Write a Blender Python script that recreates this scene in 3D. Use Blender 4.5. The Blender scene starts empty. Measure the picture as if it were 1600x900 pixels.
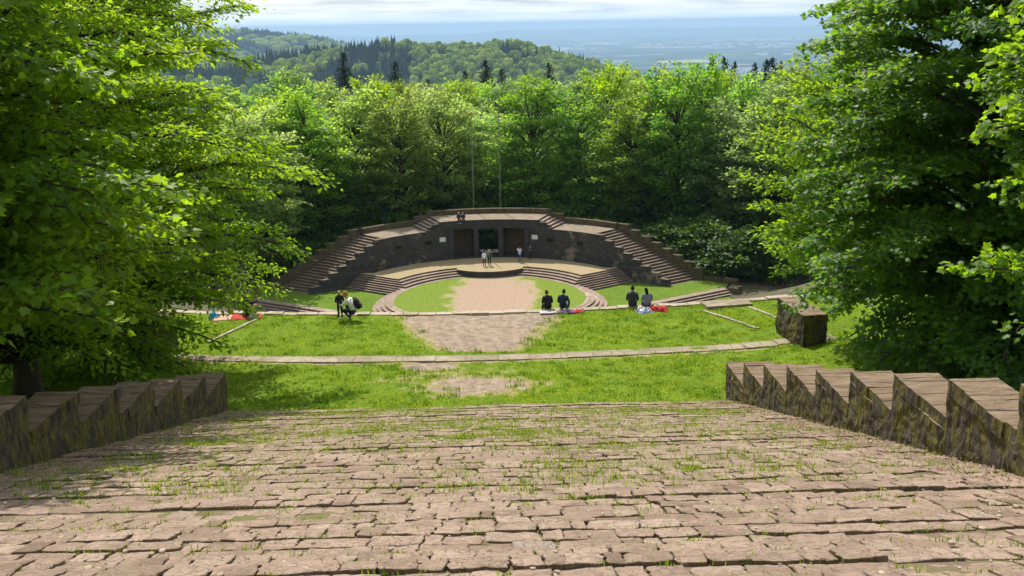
import bpy, math, random
import numpy as np
from mathutils import Vector, Matrix, noise

random.seed(7)
RNG = np.random.default_rng(11)
SC = bpy.context.scene
COL = SC.collection
rad = math.radians
OY = 102.3                     # the arena's centre lies at (0, OY, 0)

# ------------------------------------------------------------------ mesh helpers
class MB:
    """collects verts / faces / uvs / material slots, builds ONE mesh object"""
    def __init__(self):
        self.v = []; self.f = []; self.uv = []; self.mi = []; self.sm = []
    def add(self, verts, faces, uvs=None, mat=0, smooth=False):
        b = len(self.v); self.v.extend(verts)
        for k, fc in enumerate(faces):
            self.f.append([b + i for i in fc])
            self.uv.append(uvs[k] if uvs else [(verts[i][0], verts[i][1]) for i in fc])
            self.mi.append(mat); self.sm.append(smooth)
    def prism(self, poly, z0, z1, mat=0, top=None, closed_bottom=False):
        n = len(poly); top = mat if top is None else top
        z1s = z1 if isinstance(z1, (list, tuple)) else [z1] * n
        vs = [(p[0], p[1], z0) for p in poly] + [(p[0], p[1], z1s[i]) for i, p in enumerate(poly)]
        ar = sum(poly[i][0] * poly[(i + 1) % n][1] - poly[(i + 1) % n][0] * poly[i][1] for i in range(n))
        fs = []; us = []; u = 0
        for i in range(n):
            j = (i + 1) % n
            l = math.hypot(poly[j][0] - poly[i][0], poly[j][1] - poly[i][1])
            if ar > 0:
                fs.append([i, j, n + j, n + i]); us.append([(u, z0), (u + l, z0), (u + l, z1s[j]), (u, z1s[i])])
            else:
                fs.append([j, i, n + i, n + j]); us.append([(u + l, z0), (u, z0), (u, z1s[i]), (u + l, z1s[j])])
            u += l
        self.add(vs, fs, us, mat)
        t = [(p[0], p[1], z1s[i]) for i, p in enumerate(poly)]
        idx = list(range(n)) if ar > 0 else list(range(n))[::-1]
        self.add(t, [idx], [[(t[i][0], t[i][1]) for i in idx]], top)
        if closed_bottom:
            t = [(p[0], p[1], z0) for p in poly]
            self.add(t, [idx[::-1]], None, mat)
    def sector(self, a0, a1, r0, r1, z0, z1, n=8, mat=0, top=None, closed_bottom=False, front=1.):
        """ring piece round the arena centre; angles in degrees from +X, counterclockwise"""
        A = np.linspace(rad(a0), rad(a1), n + 1)
        fy = lambda a: math.sin(a) * (front if math.sin(a) < 0 else 1)
        inner = [(r0 * math.cos(a), OY + r0 * fy(a)) for a in A]
        outer = [(r1 * math.cos(a), OY + r1 * fy(a)) for a in A]
        self.prism(outer + inner[::-1], z0, z1, mat, top, closed_bottom)
    def box(self, x0, x1, y0, y1, z0, z1, mat=0, top=None):
        self.prism([(x0, y0), (x1, y0), (x1, y1), (x0, y1)], z0, z1, mat, top, True)
    def tube(self, pts, radii, n=6, mat=0, cap=True, smooth=True):
        pts = [Vector(p) for p in pts]; rings = []
        for i, p in enumerate(pts):
            d = (pts[min(i + 1, len(pts) - 1)] - pts[max(i - 1, 0)])
            d = d.normalized() if d.length > 1e-9 else Vector((0, 0, 1))
            a = d.orthogonal().normalized() if i == 0 else (a - d * a.dot(d)).normalized()
            b = d.cross(a)
            rings.append([tuple(p + (a * math.cos(2 * math.pi * k / n) + b * math.sin(2 * math.pi * k / n)) * radii[i]) for k in range(n)])
        vs = [q for r in rings for q in r]
        fs = [[i * n + k, i * n + (k + 1) % n, (i + 1) * n + (k + 1) % n, (i + 1) * n + k] for i in range(len(pts) - 1) for k in range(n)]
        if cap:
            fs.append(list(range(n))[::-1]); fs.append([(len(pts) - 1) * n + k for k in range(n)])
        self.add(vs, fs, [[(k * .2, vs[q][2]) for k, q in enumerate(fc)] for fc in fs], mat, smooth)
    def ellipsoid(self, c, r, rot=None, seg=10, rings=7, mat=0, fn=None):
        vs = []; fs = []
        c = Vector(c)
        for i in range(rings + 1):
            th = math.pi * i / rings
            for k in range(seg):
                ph = 2 * math.pi * k / seg
                p = Vector((math.sin(th) * math.cos(ph), math.sin(th) * math.sin(ph), math.cos(th)))
                if fn: p = fn(p)
                p = Vector((p.x * r[0], p.y * r[1], p.z * r[2]))
                if rot is not None: p = rot @ p
                vs.append(tuple(c + p))
        for i in range(rings):
            for k in range(seg):
                a, b = i * seg + k, i * seg + (k + 1) % seg
                fs.append([a, a + seg, b + seg, b])
        self.add(vs, fs, None, mat, True)
    def build(self, name, mats, parent=None):
        me = bpy.data.meshes.new(name)
        me.from_pydata(self.v, [], self.f)
        if not isinstance(mats, (list, tuple)): mats = [mats]
        for m in mats: me.materials.append(m)
        me.polygons.foreach_set('material_index', self.mi)
        me.polygons.foreach_set('use_smooth', self.sm)
        ul = me.uv_layers.new(name='UVMap')
        flat = [c for fc in self.uv for p in fc for c in p]
        ul.data.foreach_set('uv', flat)
        me.update()
        return link(name, me, parent)

def link(name, me, parent=None):
    o = bpy.data.objects.new(name, me); COL.objects.link(o)
    if parent is not None: o.parent = parent
    return o

def np_mesh(name, verts, starts, loops, mats, attrs=None, smooth=False, mat_idx=None):
    me = bpy.data.meshes.new(name)
    me.vertices.add(len(verts)); me.vertices.foreach_set('co', np.asarray(verts, np.float32).ravel())
    me.loops.add(len(loops)); me.loops.foreach_set('vertex_index', np.asarray(loops, np.int32))
    me.polygons.add(len(starts)); me.polygons.foreach_set('loop_start', np.asarray(starts, np.int32))
    if mat_idx is not None: me.polygons.foreach_set('material_index', np.asarray(mat_idx, np.int32))
    me.polygons.foreach_set('use_smooth', np.full(len(starts), smooth, dtype=bool))
    for m in (mats if isinstance(mats, (list, tuple)) else [mats]): me.materials.append(m)
    for k, arr in (attrs or {}).items():
        a = me.attributes.new(k, 'FLOAT', 'POINT'); a.data.foreach_set('value', np.asarray(arr, np.float32))
    me.update(calc_edges=True)
    return me

def empty(name, loc=(0, 0, 0), rz=0):
    o = bpy.data.objects.new(name, None); COL.objects.link(o)
    o.location = loc; o.rotation_euler = (0, 0, rz); o.empty_display_size = .3
    return o
def tag(o, label=None, cat=None, group=None, kind=None):
    if label: o['label'] = label
    if cat: o['category'] = cat
    if group: o['group'] = group
    if kind: o['kind'] = kind
    return o
def grid_mesh(name, X, Y, Z, mat, attrs=None, smooth=True):
    """X, Y, Z: (ny, nx) arrays"""
    ny, nx = X.shape
    V = np.stack([X, Y, Z], -1).reshape(-1, 3)
    i = np.arange((ny - 1) * (nx - 1)); r, c = i // (nx - 1), i % (nx - 1)
    a = r * nx + c
    L = np.stack([a, a + 1, a + nx + 1, a + nx], -1).ravel()
    return np_mesh(name, V, np.arange(len(i)) * 4, L, mat, attrs, smooth)
def sstep(a, b, x):
    t = np.clip((np.asarray(x, float) - a) / (b - a), 0, 1); return t * t * (3 - 2 * t)
def fnoise(x, y, z=0., s=1., oct_=3):
    return noise.fractal((x * s, y * s, z * s), 1.0, 2.0, oct_)

# ------------------------------------------------------------------ materials
def newmat(name):
    m = bpy.data.materials.new(name); m.use_nodes = True
    nt = m.node_tree; nt.nodes.clear()
    return m, nt, nt.nodes, nt.links
def N(nt, t, **kw):
    n = nt.nodes.new(t)
    for k, v in kw.items():
        if k.startswith('i_'):
            key = k[2:]; n.inputs[int(key) if key.isdigit() else key].default_value = v
        else: setattr(n, k, v)
    return n
def ramp(nt, src, stops, interp='LINEAR'):
    r = nt.nodes.new('ShaderNodeValToRGB'); r.color_ramp.interpolation = interp
    e = r.color_ramp.elements
    while len(e) > len(stops): e.remove(e[-1])
    while len(e) < len(stops): e.new(0)
    for k, (p, c) in enumerate(stops):
        e[k].position = p; e[k].color = (*c, 1) if len(c) == 3 else c
    nt.links.new(src, r.inputs[0]); return r.outputs[0]
def mixc(nt, f, a, b, mode='MIX'):
    n = nt.nodes.new('ShaderNodeMix'); n.data_type = 'RGBA'; n.blend_type = mode
    for s, v in ((0, f), (6, a), (7, b)):
        if hasattr(v, 'default_value') or hasattr(v, 'is_output'): nt.links.new(v, n.inputs[s])
        else: n.inputs[s].default_value = v if s == 0 else ((*v, 1) if len(v) == 3 else v)
    return n.outputs[2]
def math_(nt, op, a, b=None):
    n = nt.nodes.new('ShaderNodeMath'); n.operation = op
    for s, v in ((0, a), (1, b)):
        if v is None: continue
        if hasattr(v, 'is_output'): nt.links.new(v, n.inputs[s])
        else: n.inputs[s].default_value = v
    return n.outputs[0]
def coords(nt, kind='Object', scale=(1, 1, 1)):
    tc = nt.nodes.new('ShaderNodeTexCoord'); mp = nt.nodes.new('ShaderNodeMapping')
    nt.links.new(tc.outputs[kind], mp.inputs[0]); mp.inputs['Scale'].default_value = scale
    return mp.outputs[0]
def noise_t(nt, co, scale, detail=5, rough=.6, dist=0):
    n = nt.nodes.new('ShaderNodeTexNoise'); n.inputs['Scale'].default_value = scale
    n.inputs['Detail'].default_value = detail; n.inputs['Roughness'].default_value = rough
    n.inputs['Distortion'].default_value = dist
    nt.links.new(co, n.inputs['Vector']); return n.outputs['Fac']
def attr(nt, name):
    a = nt.nodes.new('ShaderNodeAttribute'); a.attribute_name = name; return a.outputs['Fac']
def finish(nt, col, rough=.9, bump=None, bs=.3, bd=.02, spec=.3):
    p = nt.nodes.new('ShaderNodeBsdfPrincipled'); o = nt.nodes.new('ShaderNodeOutputMaterial')
    if hasattr(col, 'is_output'): nt.links.new(col, p.inputs['Base Color'])
    else: p.inputs['Base Color'].default_value = (*col, 1)
    p.inputs['Roughness'].default_value = rough; p.inputs['Specular IOR Level'].default_value = spec
    if bump is not None:
        b = nt.nodes.new('ShaderNodeBump'); b.inputs['Strength'].default_value = bs; b.inputs['Distance'].default_value = bd
        nt.links.new(bump, b.inputs['Height']); nt.links.new(b.outputs[0], p.inputs['Normal'])
    nt.links.new(p.outputs[0], o.inputs[0]); return p

def plain_mat(name, c, rough=.8, var=.25, scale=12, spec=.3):
    m, nt, *_ = newmat(name)
    co = coords(nt); n = noise_t(nt, co, scale)
    col = ramp(nt, n, [(.3, tuple(x * (1 - var) for x in c)), (.7, tuple(min(1, x * (1 + var)) for x in c))])
    finish(nt, col, rough, n, .2, .01, spec); return m

def m_paving():
    m, nt, *_ = newmat('sandstone_paving')
    co = coords(nt); t = attr(nt, 'tint')
    base = ramp(nt, t, [(0, (.165, .108, .078)), (.28, (.27, .184, .137)), (.6, (.35, .242, .184)), (.88, (.44, .325, .252)), (.97, (.39, .295, .23)), (1, (.33, .33, .32))])
    n1 = noise_t(nt, co, 2.2, 6, .65); n2 = noise_t(nt, co, 14, 6, .7); n3 = noise_t(nt, co, 60, 3, .6)
    c = mixc(nt, ramp(nt, n2, [(.40, (0, 0, 0)), (.62, (.8, .8, .8))]), base, (.175, .115, .072), 'MIX')
    c = mixc(nt, ramp(nt, n1, [(.45, (0, 0, 0)), (.60, (.6, .6, .6))]), c, (.42, .30, .22))
    c = mixc(nt, ramp(nt, n3, [(.56, (0, 0, 0)), (.70, (.7, .7, .7))]), c, (.43, .335, .245))
    c = mixc(nt, ramp(nt, noise_t(nt, co, 34, 4, .7), [(.60, (0, 0, 0)), (.70, (.75, .75, .75))]), c, (.10, .075, .045))
    c = mixc(nt, ramp(nt, noise_t(nt, co, 5, 7, .72), [(.57, (0, 0, 0)), (.72, (.75, .75, .75))]), c, (.20, .16, .10))
    vo = nt.nodes.new('ShaderNodeTexVoronoi'); vo.feature = 'DISTANCE_TO_EDGE'; vo.inputs['Scale'].default_value = 3.2
    dm = nt.nodes.new('ShaderNodeVectorMath'); dm.operation = 'ADD'
    nn = nt.nodes.new('ShaderNodeTexNoise'); nn.inputs['Scale'].default_value = 5; nt.links.new(co, nn.inputs['Vector'])
    nt.links.new(co, dm.inputs[0]); nt.links.new(nn.outputs['Color'], dm.inputs[1]); nt.links.new(dm.outputs[0], vo.inputs['Vector'])
    crack = ramp(nt, vo.outputs['Distance'], [(0, (0, 0, 0)), (.018, (1, 1, 1))])
    ck = math_(nt, 'MULTIPLY', math_(nt, 'SUBTRACT', 1.0, crack), ramp(nt, n1, [(.42, (0, 0, 0)), (.55, (1, 1, 1))]))
    c = mixc(nt, math_(nt, 'MULTIPLY', ck, .6), c, (.11, .085, .05))
    h = math_(nt, 'ADD', math_(nt, 'MULTIPLY', n2, .7), math_(nt, 'MULTIPLY', n3, .3))
    h = math_(nt, 'SUBTRACT', h, math_(nt, 'MULTIPLY', ck, .6))
    eg = math_(nt, 'ADD', attr(nt, 'edge'), math_(nt, 'MULTIPLY', math_(nt, 'SUBTRACT', noise_t(nt, co, 6, 6, .75), .5), 1.9))
    dirt = ramp(nt, noise_t(nt, co, 1.9, 5, .7), [(.40, (.175, .118, .072)), (.55, (.125, .09, .05)), (.66, (.11, .115, .025))])
    c = mixc(nt, ramp(nt, eg, [(.55, (0, 0, 0)), (1.0, (.85, .85, .85))]), c, dirt)
    c = mixc(nt, ramp(nt, noise_t(nt, co, .8, 6, .72), [(.42, (.55, .55, .55)), (.56, (0, 0, 0))]), c, mixc(nt, .5, c, (.17, .115, .075)))
    finish(nt, c, .94, h, 1., .05); return m

def m_soil(name, a, b, moss=(.06, .075, .015), mossf=.5):
    m, nt, *_ = newmat(name)
    co = coords(nt)
    c = mixc(nt, noise_t(nt, co, 9, 6, .7), a, b)
    f = ramp(nt, noise_t(nt, co, 1.3, 5, .7), [(.45, (0, 0, 0)), (.6, (mossf,) * 3)])
    c = mixc(nt, f, c, moss)
    finish(nt, c, .95, noise_t(nt, co, 30, 5, .7), .6, .03); return m

def m_masonry(name, dark, light, mortar, bw=.62, bh=.3, pale=None, moss=0., uv=True, bump=.5):
    """coursed sandstone blocks"""
    m, nt, *_ = newmat(name)
    co = coords(nt, 'UV'); ob = coords(nt, 'Object')
    br = nt.nodes.new('ShaderNodeTexBrick'); nt.links.new(co, br.inputs['Vector'])
    br.inputs['Scale'].default_value = 1; br.inputs['Brick Width'].default_value = bw; br.inputs['Row Height'].default_value = bh
    br.inputs['Mortar Size'].default_value = .018; br.inputs['Bias'].default_value = 0
    br.inputs['Color1'].default_value = (*dark, 1); br.inputs['Color2'].default_value = (*light, 1); br.inputs['Mortar'].default_value = (*mortar, 1)
    br.offset = .5
    n1 = noise_t(nt, ob, .35, 6, .7); n2 = noise_t(nt, ob, 4, 6, .7)
    c = mixc(nt, ramp(nt, n2, [(.3, (0, 0, 0)), (.75, (.5, .5, .5))]), br.outputs['Color'], tuple(x * .5 for x in dark))
    if pale:
        c = mixc(nt, ramp(nt, n1, [(.56, (0, 0, 0)), (.64, (.8, .8, .8))]), c, pale)
    if moss:
        mo = ramp(nt, noise_t(nt, coords(nt, 'Object', (1, 1, .35)), 2.4, 6, .7), [(.45, (0, 0, 0)), (.6, (moss,) * 3)])
        c = mixc(nt, mo, c, (.10, .11, .018))
    h = math_(nt, 'ADD', br.outputs['Fac'], math_(nt, 'MULTIPLY', n2, -.8))
    finish(nt, c, .93, h, bump, -.04); return m

def m_block():
    """parapet blocks: worn sandstone on top, dark mossy streaked faces"""
    m, nt, *_ = newmat('mossy_sandstone')
    co = coords(nt)
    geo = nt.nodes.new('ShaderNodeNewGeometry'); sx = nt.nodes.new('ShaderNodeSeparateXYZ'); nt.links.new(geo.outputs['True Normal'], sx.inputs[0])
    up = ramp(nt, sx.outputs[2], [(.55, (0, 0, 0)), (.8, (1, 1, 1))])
    n2 = noise_t(nt, co, 11, 6, .72)
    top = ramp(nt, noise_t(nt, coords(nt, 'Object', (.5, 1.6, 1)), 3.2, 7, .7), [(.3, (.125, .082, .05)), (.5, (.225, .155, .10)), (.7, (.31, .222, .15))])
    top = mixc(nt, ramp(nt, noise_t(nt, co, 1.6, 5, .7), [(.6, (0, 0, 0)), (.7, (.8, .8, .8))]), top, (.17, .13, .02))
    w = nt.nodes.new('ShaderNodeTexWave'); w.wave_type = 'BANDS'; w.bands_direction = 'Y'
    w.inputs['Scale'].default_value = .55; w.inputs['Distortion'].default_value = 3.5; w.inputs['Detail'].default_value = 3; nt.links.new(co, w.inputs['Vector'])
    crk = ramp(nt, w.outputs['Fac'], [(0, (1, 1, 1)), (.035, (0, 0, 0))])
    top = mixc(nt, math_(nt, 'MULTIPLY', crk, .75), top, (.10, .07, .05))
    st = coords(nt, 'Object', (2.2, 2.2, .85))
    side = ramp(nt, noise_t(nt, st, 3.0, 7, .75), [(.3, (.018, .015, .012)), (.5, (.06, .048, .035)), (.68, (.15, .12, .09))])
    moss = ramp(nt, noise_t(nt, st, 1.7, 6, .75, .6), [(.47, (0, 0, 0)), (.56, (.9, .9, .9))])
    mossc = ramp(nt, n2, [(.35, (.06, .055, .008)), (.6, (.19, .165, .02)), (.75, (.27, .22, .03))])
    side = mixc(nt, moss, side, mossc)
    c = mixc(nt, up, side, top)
    h = math_(nt, 'ADD', n2, math_(nt, 'MULTIPLY', noise_t(nt, st, 5, 5, .7), .9))
    finish(nt, c, .95, math_(nt, 'SUBTRACT', h, math_(nt, 'MULTIPLY', crk, .5)), .9, .06); return m

def m_lawn(name, use_attr=True, g1=(.13, .215, .008), g2=(.21, .295, .012)):
    m, nt, *_ = newmat(name)
    co = coords(nt)
    n1 = noise_t(nt, co, .55, 5, .65); n2 = noise_t(nt, co, 7, 6, .75); n3 = noise_t(nt, co, 28, 4, .7)
    g = ramp(nt, n1, [(.3, g1), (.7, g2)])
    g = mixc(nt, ramp(nt, n2, [(.42, (0, 0, 0)), (.62, (.75, .75, .75))]), g, tuple(x * .6 for x in g1))
    g = mixc(nt, ramp(nt, n3, [(.58, (0, 0, 0)), (.7, (.5, .5, .5))]), g, (.19, .25, .03))
    soil = ramp(nt, noise_t(nt, co, 3.5, 6, .7), [(.3, (.19, .135, .105)), (.48, (.31, .23, .17)), (.62, (.40, .305, .225)), (.78, (.46, .37, .29))])
    dry = ramp(nt, n2, [(.35, (.22, .19, .06)), (.65, (.42, .34, .16))])
    if use_attr:
        b = attr(nt, 'bare')
        bb = math_(nt, 'ADD', b, math_(nt, 'MULTIPLY', math_(nt, 'SUBTRACT', n2, .5), .9))
        c = mixc(nt, ramp(nt, bb, [(.25, (0, 0, 0)), (.5, (1, 1, 1))]), g, dry)
        c = mixc(nt, ramp(nt, bb, [(.52, (0, 0, 0)), (.72, (1, 1, 1))]), c, soil)
    else: c = g
    finish(nt, c, .95, math_(nt, 'ADD', n2, n3), .8, .05, .15); return m

def m_leaf(name, c0, c1, t0, t1, trans=.45, hue_obj=.0, gloss=.35):
    """leaf: reflecting + light let through; tint attribute varies the leaves' own colour"""
    m, nt, *_ = newmat(name)
    t = attr(nt, 'tint')
    a = ramp(nt, t, [(0, c0), (1, c1)]); b = ramp(nt, t, [(0, t0), (1, t1)])
    if hue_obj:
        oi = nt.nodes.new('ShaderNodeObjectInfo')
        for k in range(2):
            hs = nt.nodes.new('ShaderNodeHueSaturation')
            src = (a, b)[k]; nt.links.new(src, hs.inputs['Color'])
            nt.links.new(math_(nt, 'ADD', 1 * .5 - hue_obj * .35, math_(nt, 'MULTIPLY', oi.outputs['Random'], hue_obj)), hs.inputs['Hue'])
            rv = math_(nt, 'FRACT', math_(nt, 'MULTIPLY', oi.outputs['Random'], 17.31))
            nt.links.new(math_(nt, 'ADD', .72, math_(nt, 'MULTIPLY', rv, .6)), hs.inputs['Value'])
            rs = math_(nt, 'FRACT', math_(nt, 'MULTIPLY', oi.outputs['Random'], 7.77))
            nt.links.new(math_(nt, 'ADD', .75, math_(nt, 'MULTIPLY', rs, .3)), hs.inputs['Saturation'])
            if k == 0: a = hs.outputs[0]
            else: b = hs.outputs[0]
    p = nt.nodes.new('ShaderNodeBsdfPrincipled'); nt.links.new(a, p.inputs['Base Color'])
    p.inputs['Roughness'].default_value = .5; p.inputs['Specular IOR Level'].default_value = gloss
    tr = nt.nodes.new('ShaderNodeBsdfTranslucent'); nt.links.new(b, tr.inputs['Color'])
    mx = nt.nodes.new('ShaderNodeMixShader'); mx.inputs[0].default_value = trans
    nt.links.new(p.outputs[0], mx.inputs[1]); nt.links.new(tr.outputs[0], mx.inputs[2])
    o = nt.nodes.new('ShaderNodeOutputMaterial'); nt.links.new(mx.outputs[0], o.inputs[0]); return m

def m_bark(name, a=(.035, .028, .02), b=(.10, .082, .06)):
    m, nt, *_ = newmat(name)
    co = coords(nt, 'Object', (1, 1, .25)); n = noise_t(nt, co, 6, 7, .7)
    c = mixc(nt, n, a, b)
    finish(nt, c, .95, n, .8, .05); return m

M = {}
M['paving'] = m_paving()
M['joint'] = m_soil('joint_soil', (.10, .068, .042), (.20, .14, .092), (.10, .12, .015), .85)
M['dirt'] = m_soil('forest_dirt', (.07, .05, .032), (.13, .09, .06), (.035, .06, .012), .9)
M['redsoil'] = m_soil('red_soil', (.17, .105, .075), (.29, .19, .14), (.07, .10, .02), .25)
M['wall'] = m_masonry('dark_sandstone_wall', (.045, .041, .042), (.082, .073, .072), (.025, .022, .022), .75, .36, (.24, .18, .15))
M['wall_plain'] = m_masonry('plain_dark_sandstone', (.043, .040, .041), (.080, .072, .071), (.025, .022, .022), .75, .36)  # nearly the same dark sandstone, without the pale patches
M['red_wall'] = m_masonry('red_brown_sandstone', (.075, .048, .037), (.14, .092, .07), (.04, .03, .025), .7, .3, None, .5)
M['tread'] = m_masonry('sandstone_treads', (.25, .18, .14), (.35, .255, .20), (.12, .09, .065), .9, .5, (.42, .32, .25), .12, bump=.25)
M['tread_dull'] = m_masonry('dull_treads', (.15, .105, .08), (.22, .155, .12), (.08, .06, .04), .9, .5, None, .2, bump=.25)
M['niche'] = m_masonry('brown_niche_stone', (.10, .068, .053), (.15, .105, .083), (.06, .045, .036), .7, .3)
M['riser'] = m_masonry('shade_painted_risers', (.085, .06, .05), (.15, .105, .085), (.05, .04, .03), .9, .5, None, .15, bump=.3)  # tread sandstone made darker: the risers' shade is painted into the colour
M['terrace'] = m_soil('terrace_floor', (.19, .135, .105), (.30, .215, .17), (.10, .11, .03), .5)
M['stage'] = m_soil('stage_floor', (.27, .195, .125), (.36, .265, .165), (.25, .22, .07), .75)
M['block'] = m_block()
M['slab'] = m_masonry('pale_path_slabs', (.27, .21, .15), (.36, .285, .21), (.16, .13, .07), 1.1, 2., (.40, .33, .25), .35, bump=.3)
M['kerb'] = m_soil('kerb_stone', (.33, .26, .19), (.45, .37, .29), (.16, .15, .05), .5)
M['lawn'] = m_lawn('lawn_grass')
M['meadow'] = m_lawn('meadow_grass', False, (.095, .165, .012), (.15, .23, .018))
M['bark'] = m_bark('bark'); M['bark_pale'] = m_bark('grey_bark', (.06, .052, .042), (.16, .14, .115))
M['leaf_maple'] = m_leaf('maple_leaf', (.056, .130, .007), (.13, .22, .012), (.22, .44, .008), (.46, .67, .018), .55)
M['leaf_lime'] = m_leaf('lime_leaf', (.070, .148, .007), (.165, .255, .012), (.28, .50, .008), (.54, .72, .018), .57)
M['leaf_dark'] = m_leaf('dark_maple_leaf', (.036, .096, .009), (.088, .178, .016), (.12, .32, .009), (.34, .55, .018), .47)
M['leaf_wood'] = m_leaf('woodland_leaf', (.084, .162, .014), (.175, .262, .022), (.28, .50, .016), (.54, .69, .03), .57, .042)
M['leaf_shrub'] = m_leaf('shade_darkened_shrub_leaf', (.030, .070, .010), (.062, .115, .014), (.08, .2, .01), (.2, .32, .015), .4)  # leaf colour darkened to stand for the shade of the trees above
M['needle'] = m_leaf('needles', (.014, .034, .014), (.035, .065, .022), (.01, .02, .006), (.02, .03, .01), .1, 0, .03)
M['blade'] = m_leaf('grass_blade', (.065, .150, .005), (.27, .355, .014), (.17, .33, .006), (.52, .60, .02), .45, 0, .2)
M['pole'] = plain_mat('grey_metal', (.13, .12, .10), .7, .2)
M['white'] = plain_mat('white_notice', (.58, .57, .58), .6, .03)
M['print'] = plain_mat('grey_print', (.35, .35, .38), .6, .05)
M['black'] = plain_mat('painted_slot_shade', (.012, .011, .01), .95)  # near-black standing for the shade inside the wall slots

# ------------------------------------------------------------------ world, sun, camera
SUN_EL, SUN_AZ = 54., -15.        # azimuth from +Y towards +X
w = bpy.data.worlds.new('World'); SC.world = w; w.use_nodes = True
nt = w.node_tree; nt.nodes.clear()
sky = nt.nodes.new('ShaderNodeTexSky'); sky.sky_type = 'NISHITA'; sky.sun_disc = False
sky.sun_elevation = rad(SUN_EL); sky.sun_rotation = rad(SUN_AZ); sky.altitude = 400; sky.dust_density = 1.5
bg = nt.nodes.new('ShaderNodeBackground'); bg.inputs[1].default_value = .13; nt.links.new(sky.outputs[0], bg.inputs[0])
tc = nt.nodes.new('ShaderNodeTexCoord')
mp = nt.nodes.new('ShaderNodeMapping'); mp.inputs['Scale'].default_value = (1.6, 1.6, 9); nt.links.new(tc.outputs['Generated'], mp.inputs[0])
cn = noise_t(nt, mp.outputs[0], 3.4, 8, .58, .3)
mp2 = nt.nodes.new('ShaderNodeMapping'); mp2.inputs['Scale'].default_value = (2.2, 2.2, 34); mp2.inputs['Location'].default_value = (3, 1, 0); nt.links.new(tc.outputs['Generated'], mp2.inputs[0])
cn2 = noise_t(nt, mp2.outputs[0], 5, 8, .6)
ccol = ramp(nt, cn2, [(.36, (.40, .47, .55)), (.47, (.53, .60, .67)), (.62, (.70, .74, .78))])
sz = nt.nodes.new('ShaderNodeSeparateXYZ'); nt.links.new(tc.outputs['Generated'], sz.inputs[0])
ccol = mixc(nt, ramp(nt, sz.outputs[2], [(.0, (.9, .9, .9)), (.016, (0, 0, 0))]), ccol, (.56, .69, .83))
cb = nt.nodes.new('ShaderNodeBackground'); nt.links.new(ccol, cb.inputs[0]); cb.inputs[1].default_value = 1.08
mxs = nt.nodes.new('ShaderNodeMixShader')
nt.links.new(math_(nt, 'MAXIMUM', ramp(nt, cn, [(.33, (.35, .35, .35)), (.46, (.95, .95, .95))]), ramp(nt, sz.outputs[2], [(.0, (1, 1, 1)), (.12, (0, 0, 0))])), mxs.inputs[0])
nt.links.new(bg.outputs[0], mxs.inputs[1]); nt.links.new(cb.outputs[0], mxs.inputs[2])
wo = nt.nodes.new('ShaderNodeOutputWorld'); nt.links.new(mxs.outputs[0], wo.inputs[0])

sl = bpy.data.lights.new('sun', 'SUN'); sl.energy = 4.5; sl.angle = rad(.53); sl.color = (1, .955, .87)
so = bpy.data.objects.new('sun', sl); COL.objects.link(so)
az, el = rad(SUN_AZ), rad(SUN_EL)
sd = Vector((math.sin(az) * math.cos(el), math.cos(az) * math.cos(el), math.sin(el)))
so.rotation_euler = sd.to_track_quat('Z', 'Y').to_euler(); so.location = (0, 60, 90)

cam = bpy.data.cameras.new('camera'); cam.lens = 36; cam.sensor_width = 36
cam.clip_start = .3; cam.clip_end = 200000
co_ = bpy.data.objects.new('camera', cam); COL.objects.link(co_); SC.camera = co_
P, YAW, ROLL = rad(14.5), rad(1.0), rad(1.06)
fwd = Vector((math.sin(YAW) * math.cos(P), math.cos(YAW) * math.cos(P), -math.sin(P)))
r0 = Vector((math.cos(YAW), -math.sin(YAW), 0)); u0 = r0.cross(fwd)
Rv = r0 * math.cos(ROLL) - u0 * math.sin(ROLL); Uv = u0 * math.cos(ROLL) + r0 * math.sin(ROLL)
CAM = Vector((.5, 0, 27.6))
co_.matrix_world = Matrix(((Rv.x, Uv.x, -fwd.x, CAM.x), (Rv.y, Uv.y, -fwd.y, CAM.y), (Rv.z, Uv.z, -fwd.z, CAM.z), (0, 0, 0, 1)))

SC.view_settings.view_transform = 'Standard'; SC.view_settings.look = 'None'
SC.view_settings.exposure = .5; SC.view_settings.gamma = 1; SC.view_settings.use_curve_mapping = False
cy = SC.cycles
cy.max_bounces = 8; cy.diffuse_bounces = 5; cy.glossy_bounces = 2; cy.transmission_bounces = 4; cy.volume_bounces = 0; cy.transparent_max_bounces = 4
cy.caustics_reflective = False; cy.caustics_refractive = False; cy.sample_clamp_indirect = 4
cy.use_denoising = True; cy.use_adaptive_sampling = True; cy.adaptive_threshold = .02

# ------------------------------------------------------------------ ground heights
def zstair(y): return 16.7 + .3135 * (28.4 - y)
def zterr(x, y):
    R = np.hypot(x, y - OY)
    return 16.4 + sstep(69, 74, R) * .25 + .55 * np.exp(-((np.abs(x) - 12.7) ** 2 + (y - 32.4) ** 2) / 3.2)
def ground_z(x, y):
    x = np.asarray(x, float); y = np.asarray(y, float)
    R = np.hypot(x, y - OY); phi = np.degrees(np.arctan2(np.abs(x), OY - y))
    up = 16.5 + .3135 * np.clip(R - 74, 0, 75)
    bowl = -.95 + np.clip((R - 15) / 47.2, 0, 1) * 16.4
    z = np.where(R > 74, up, np.where(R > 62.2, zterr(x, y) - .12, bowl))
    back = -1.25 - .07 * np.clip(R - 30, 0, 400) - .0004 * np.clip(R - 60, 0, 600) ** 2
    w_ = 1 - sstep(58, 96, phi + np.clip(R - 90, 0, 60) * .0)
    z = back * (1 - w_) + z * w_
    far = sstep(150, 480, R)
    return z - far * 120

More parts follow.
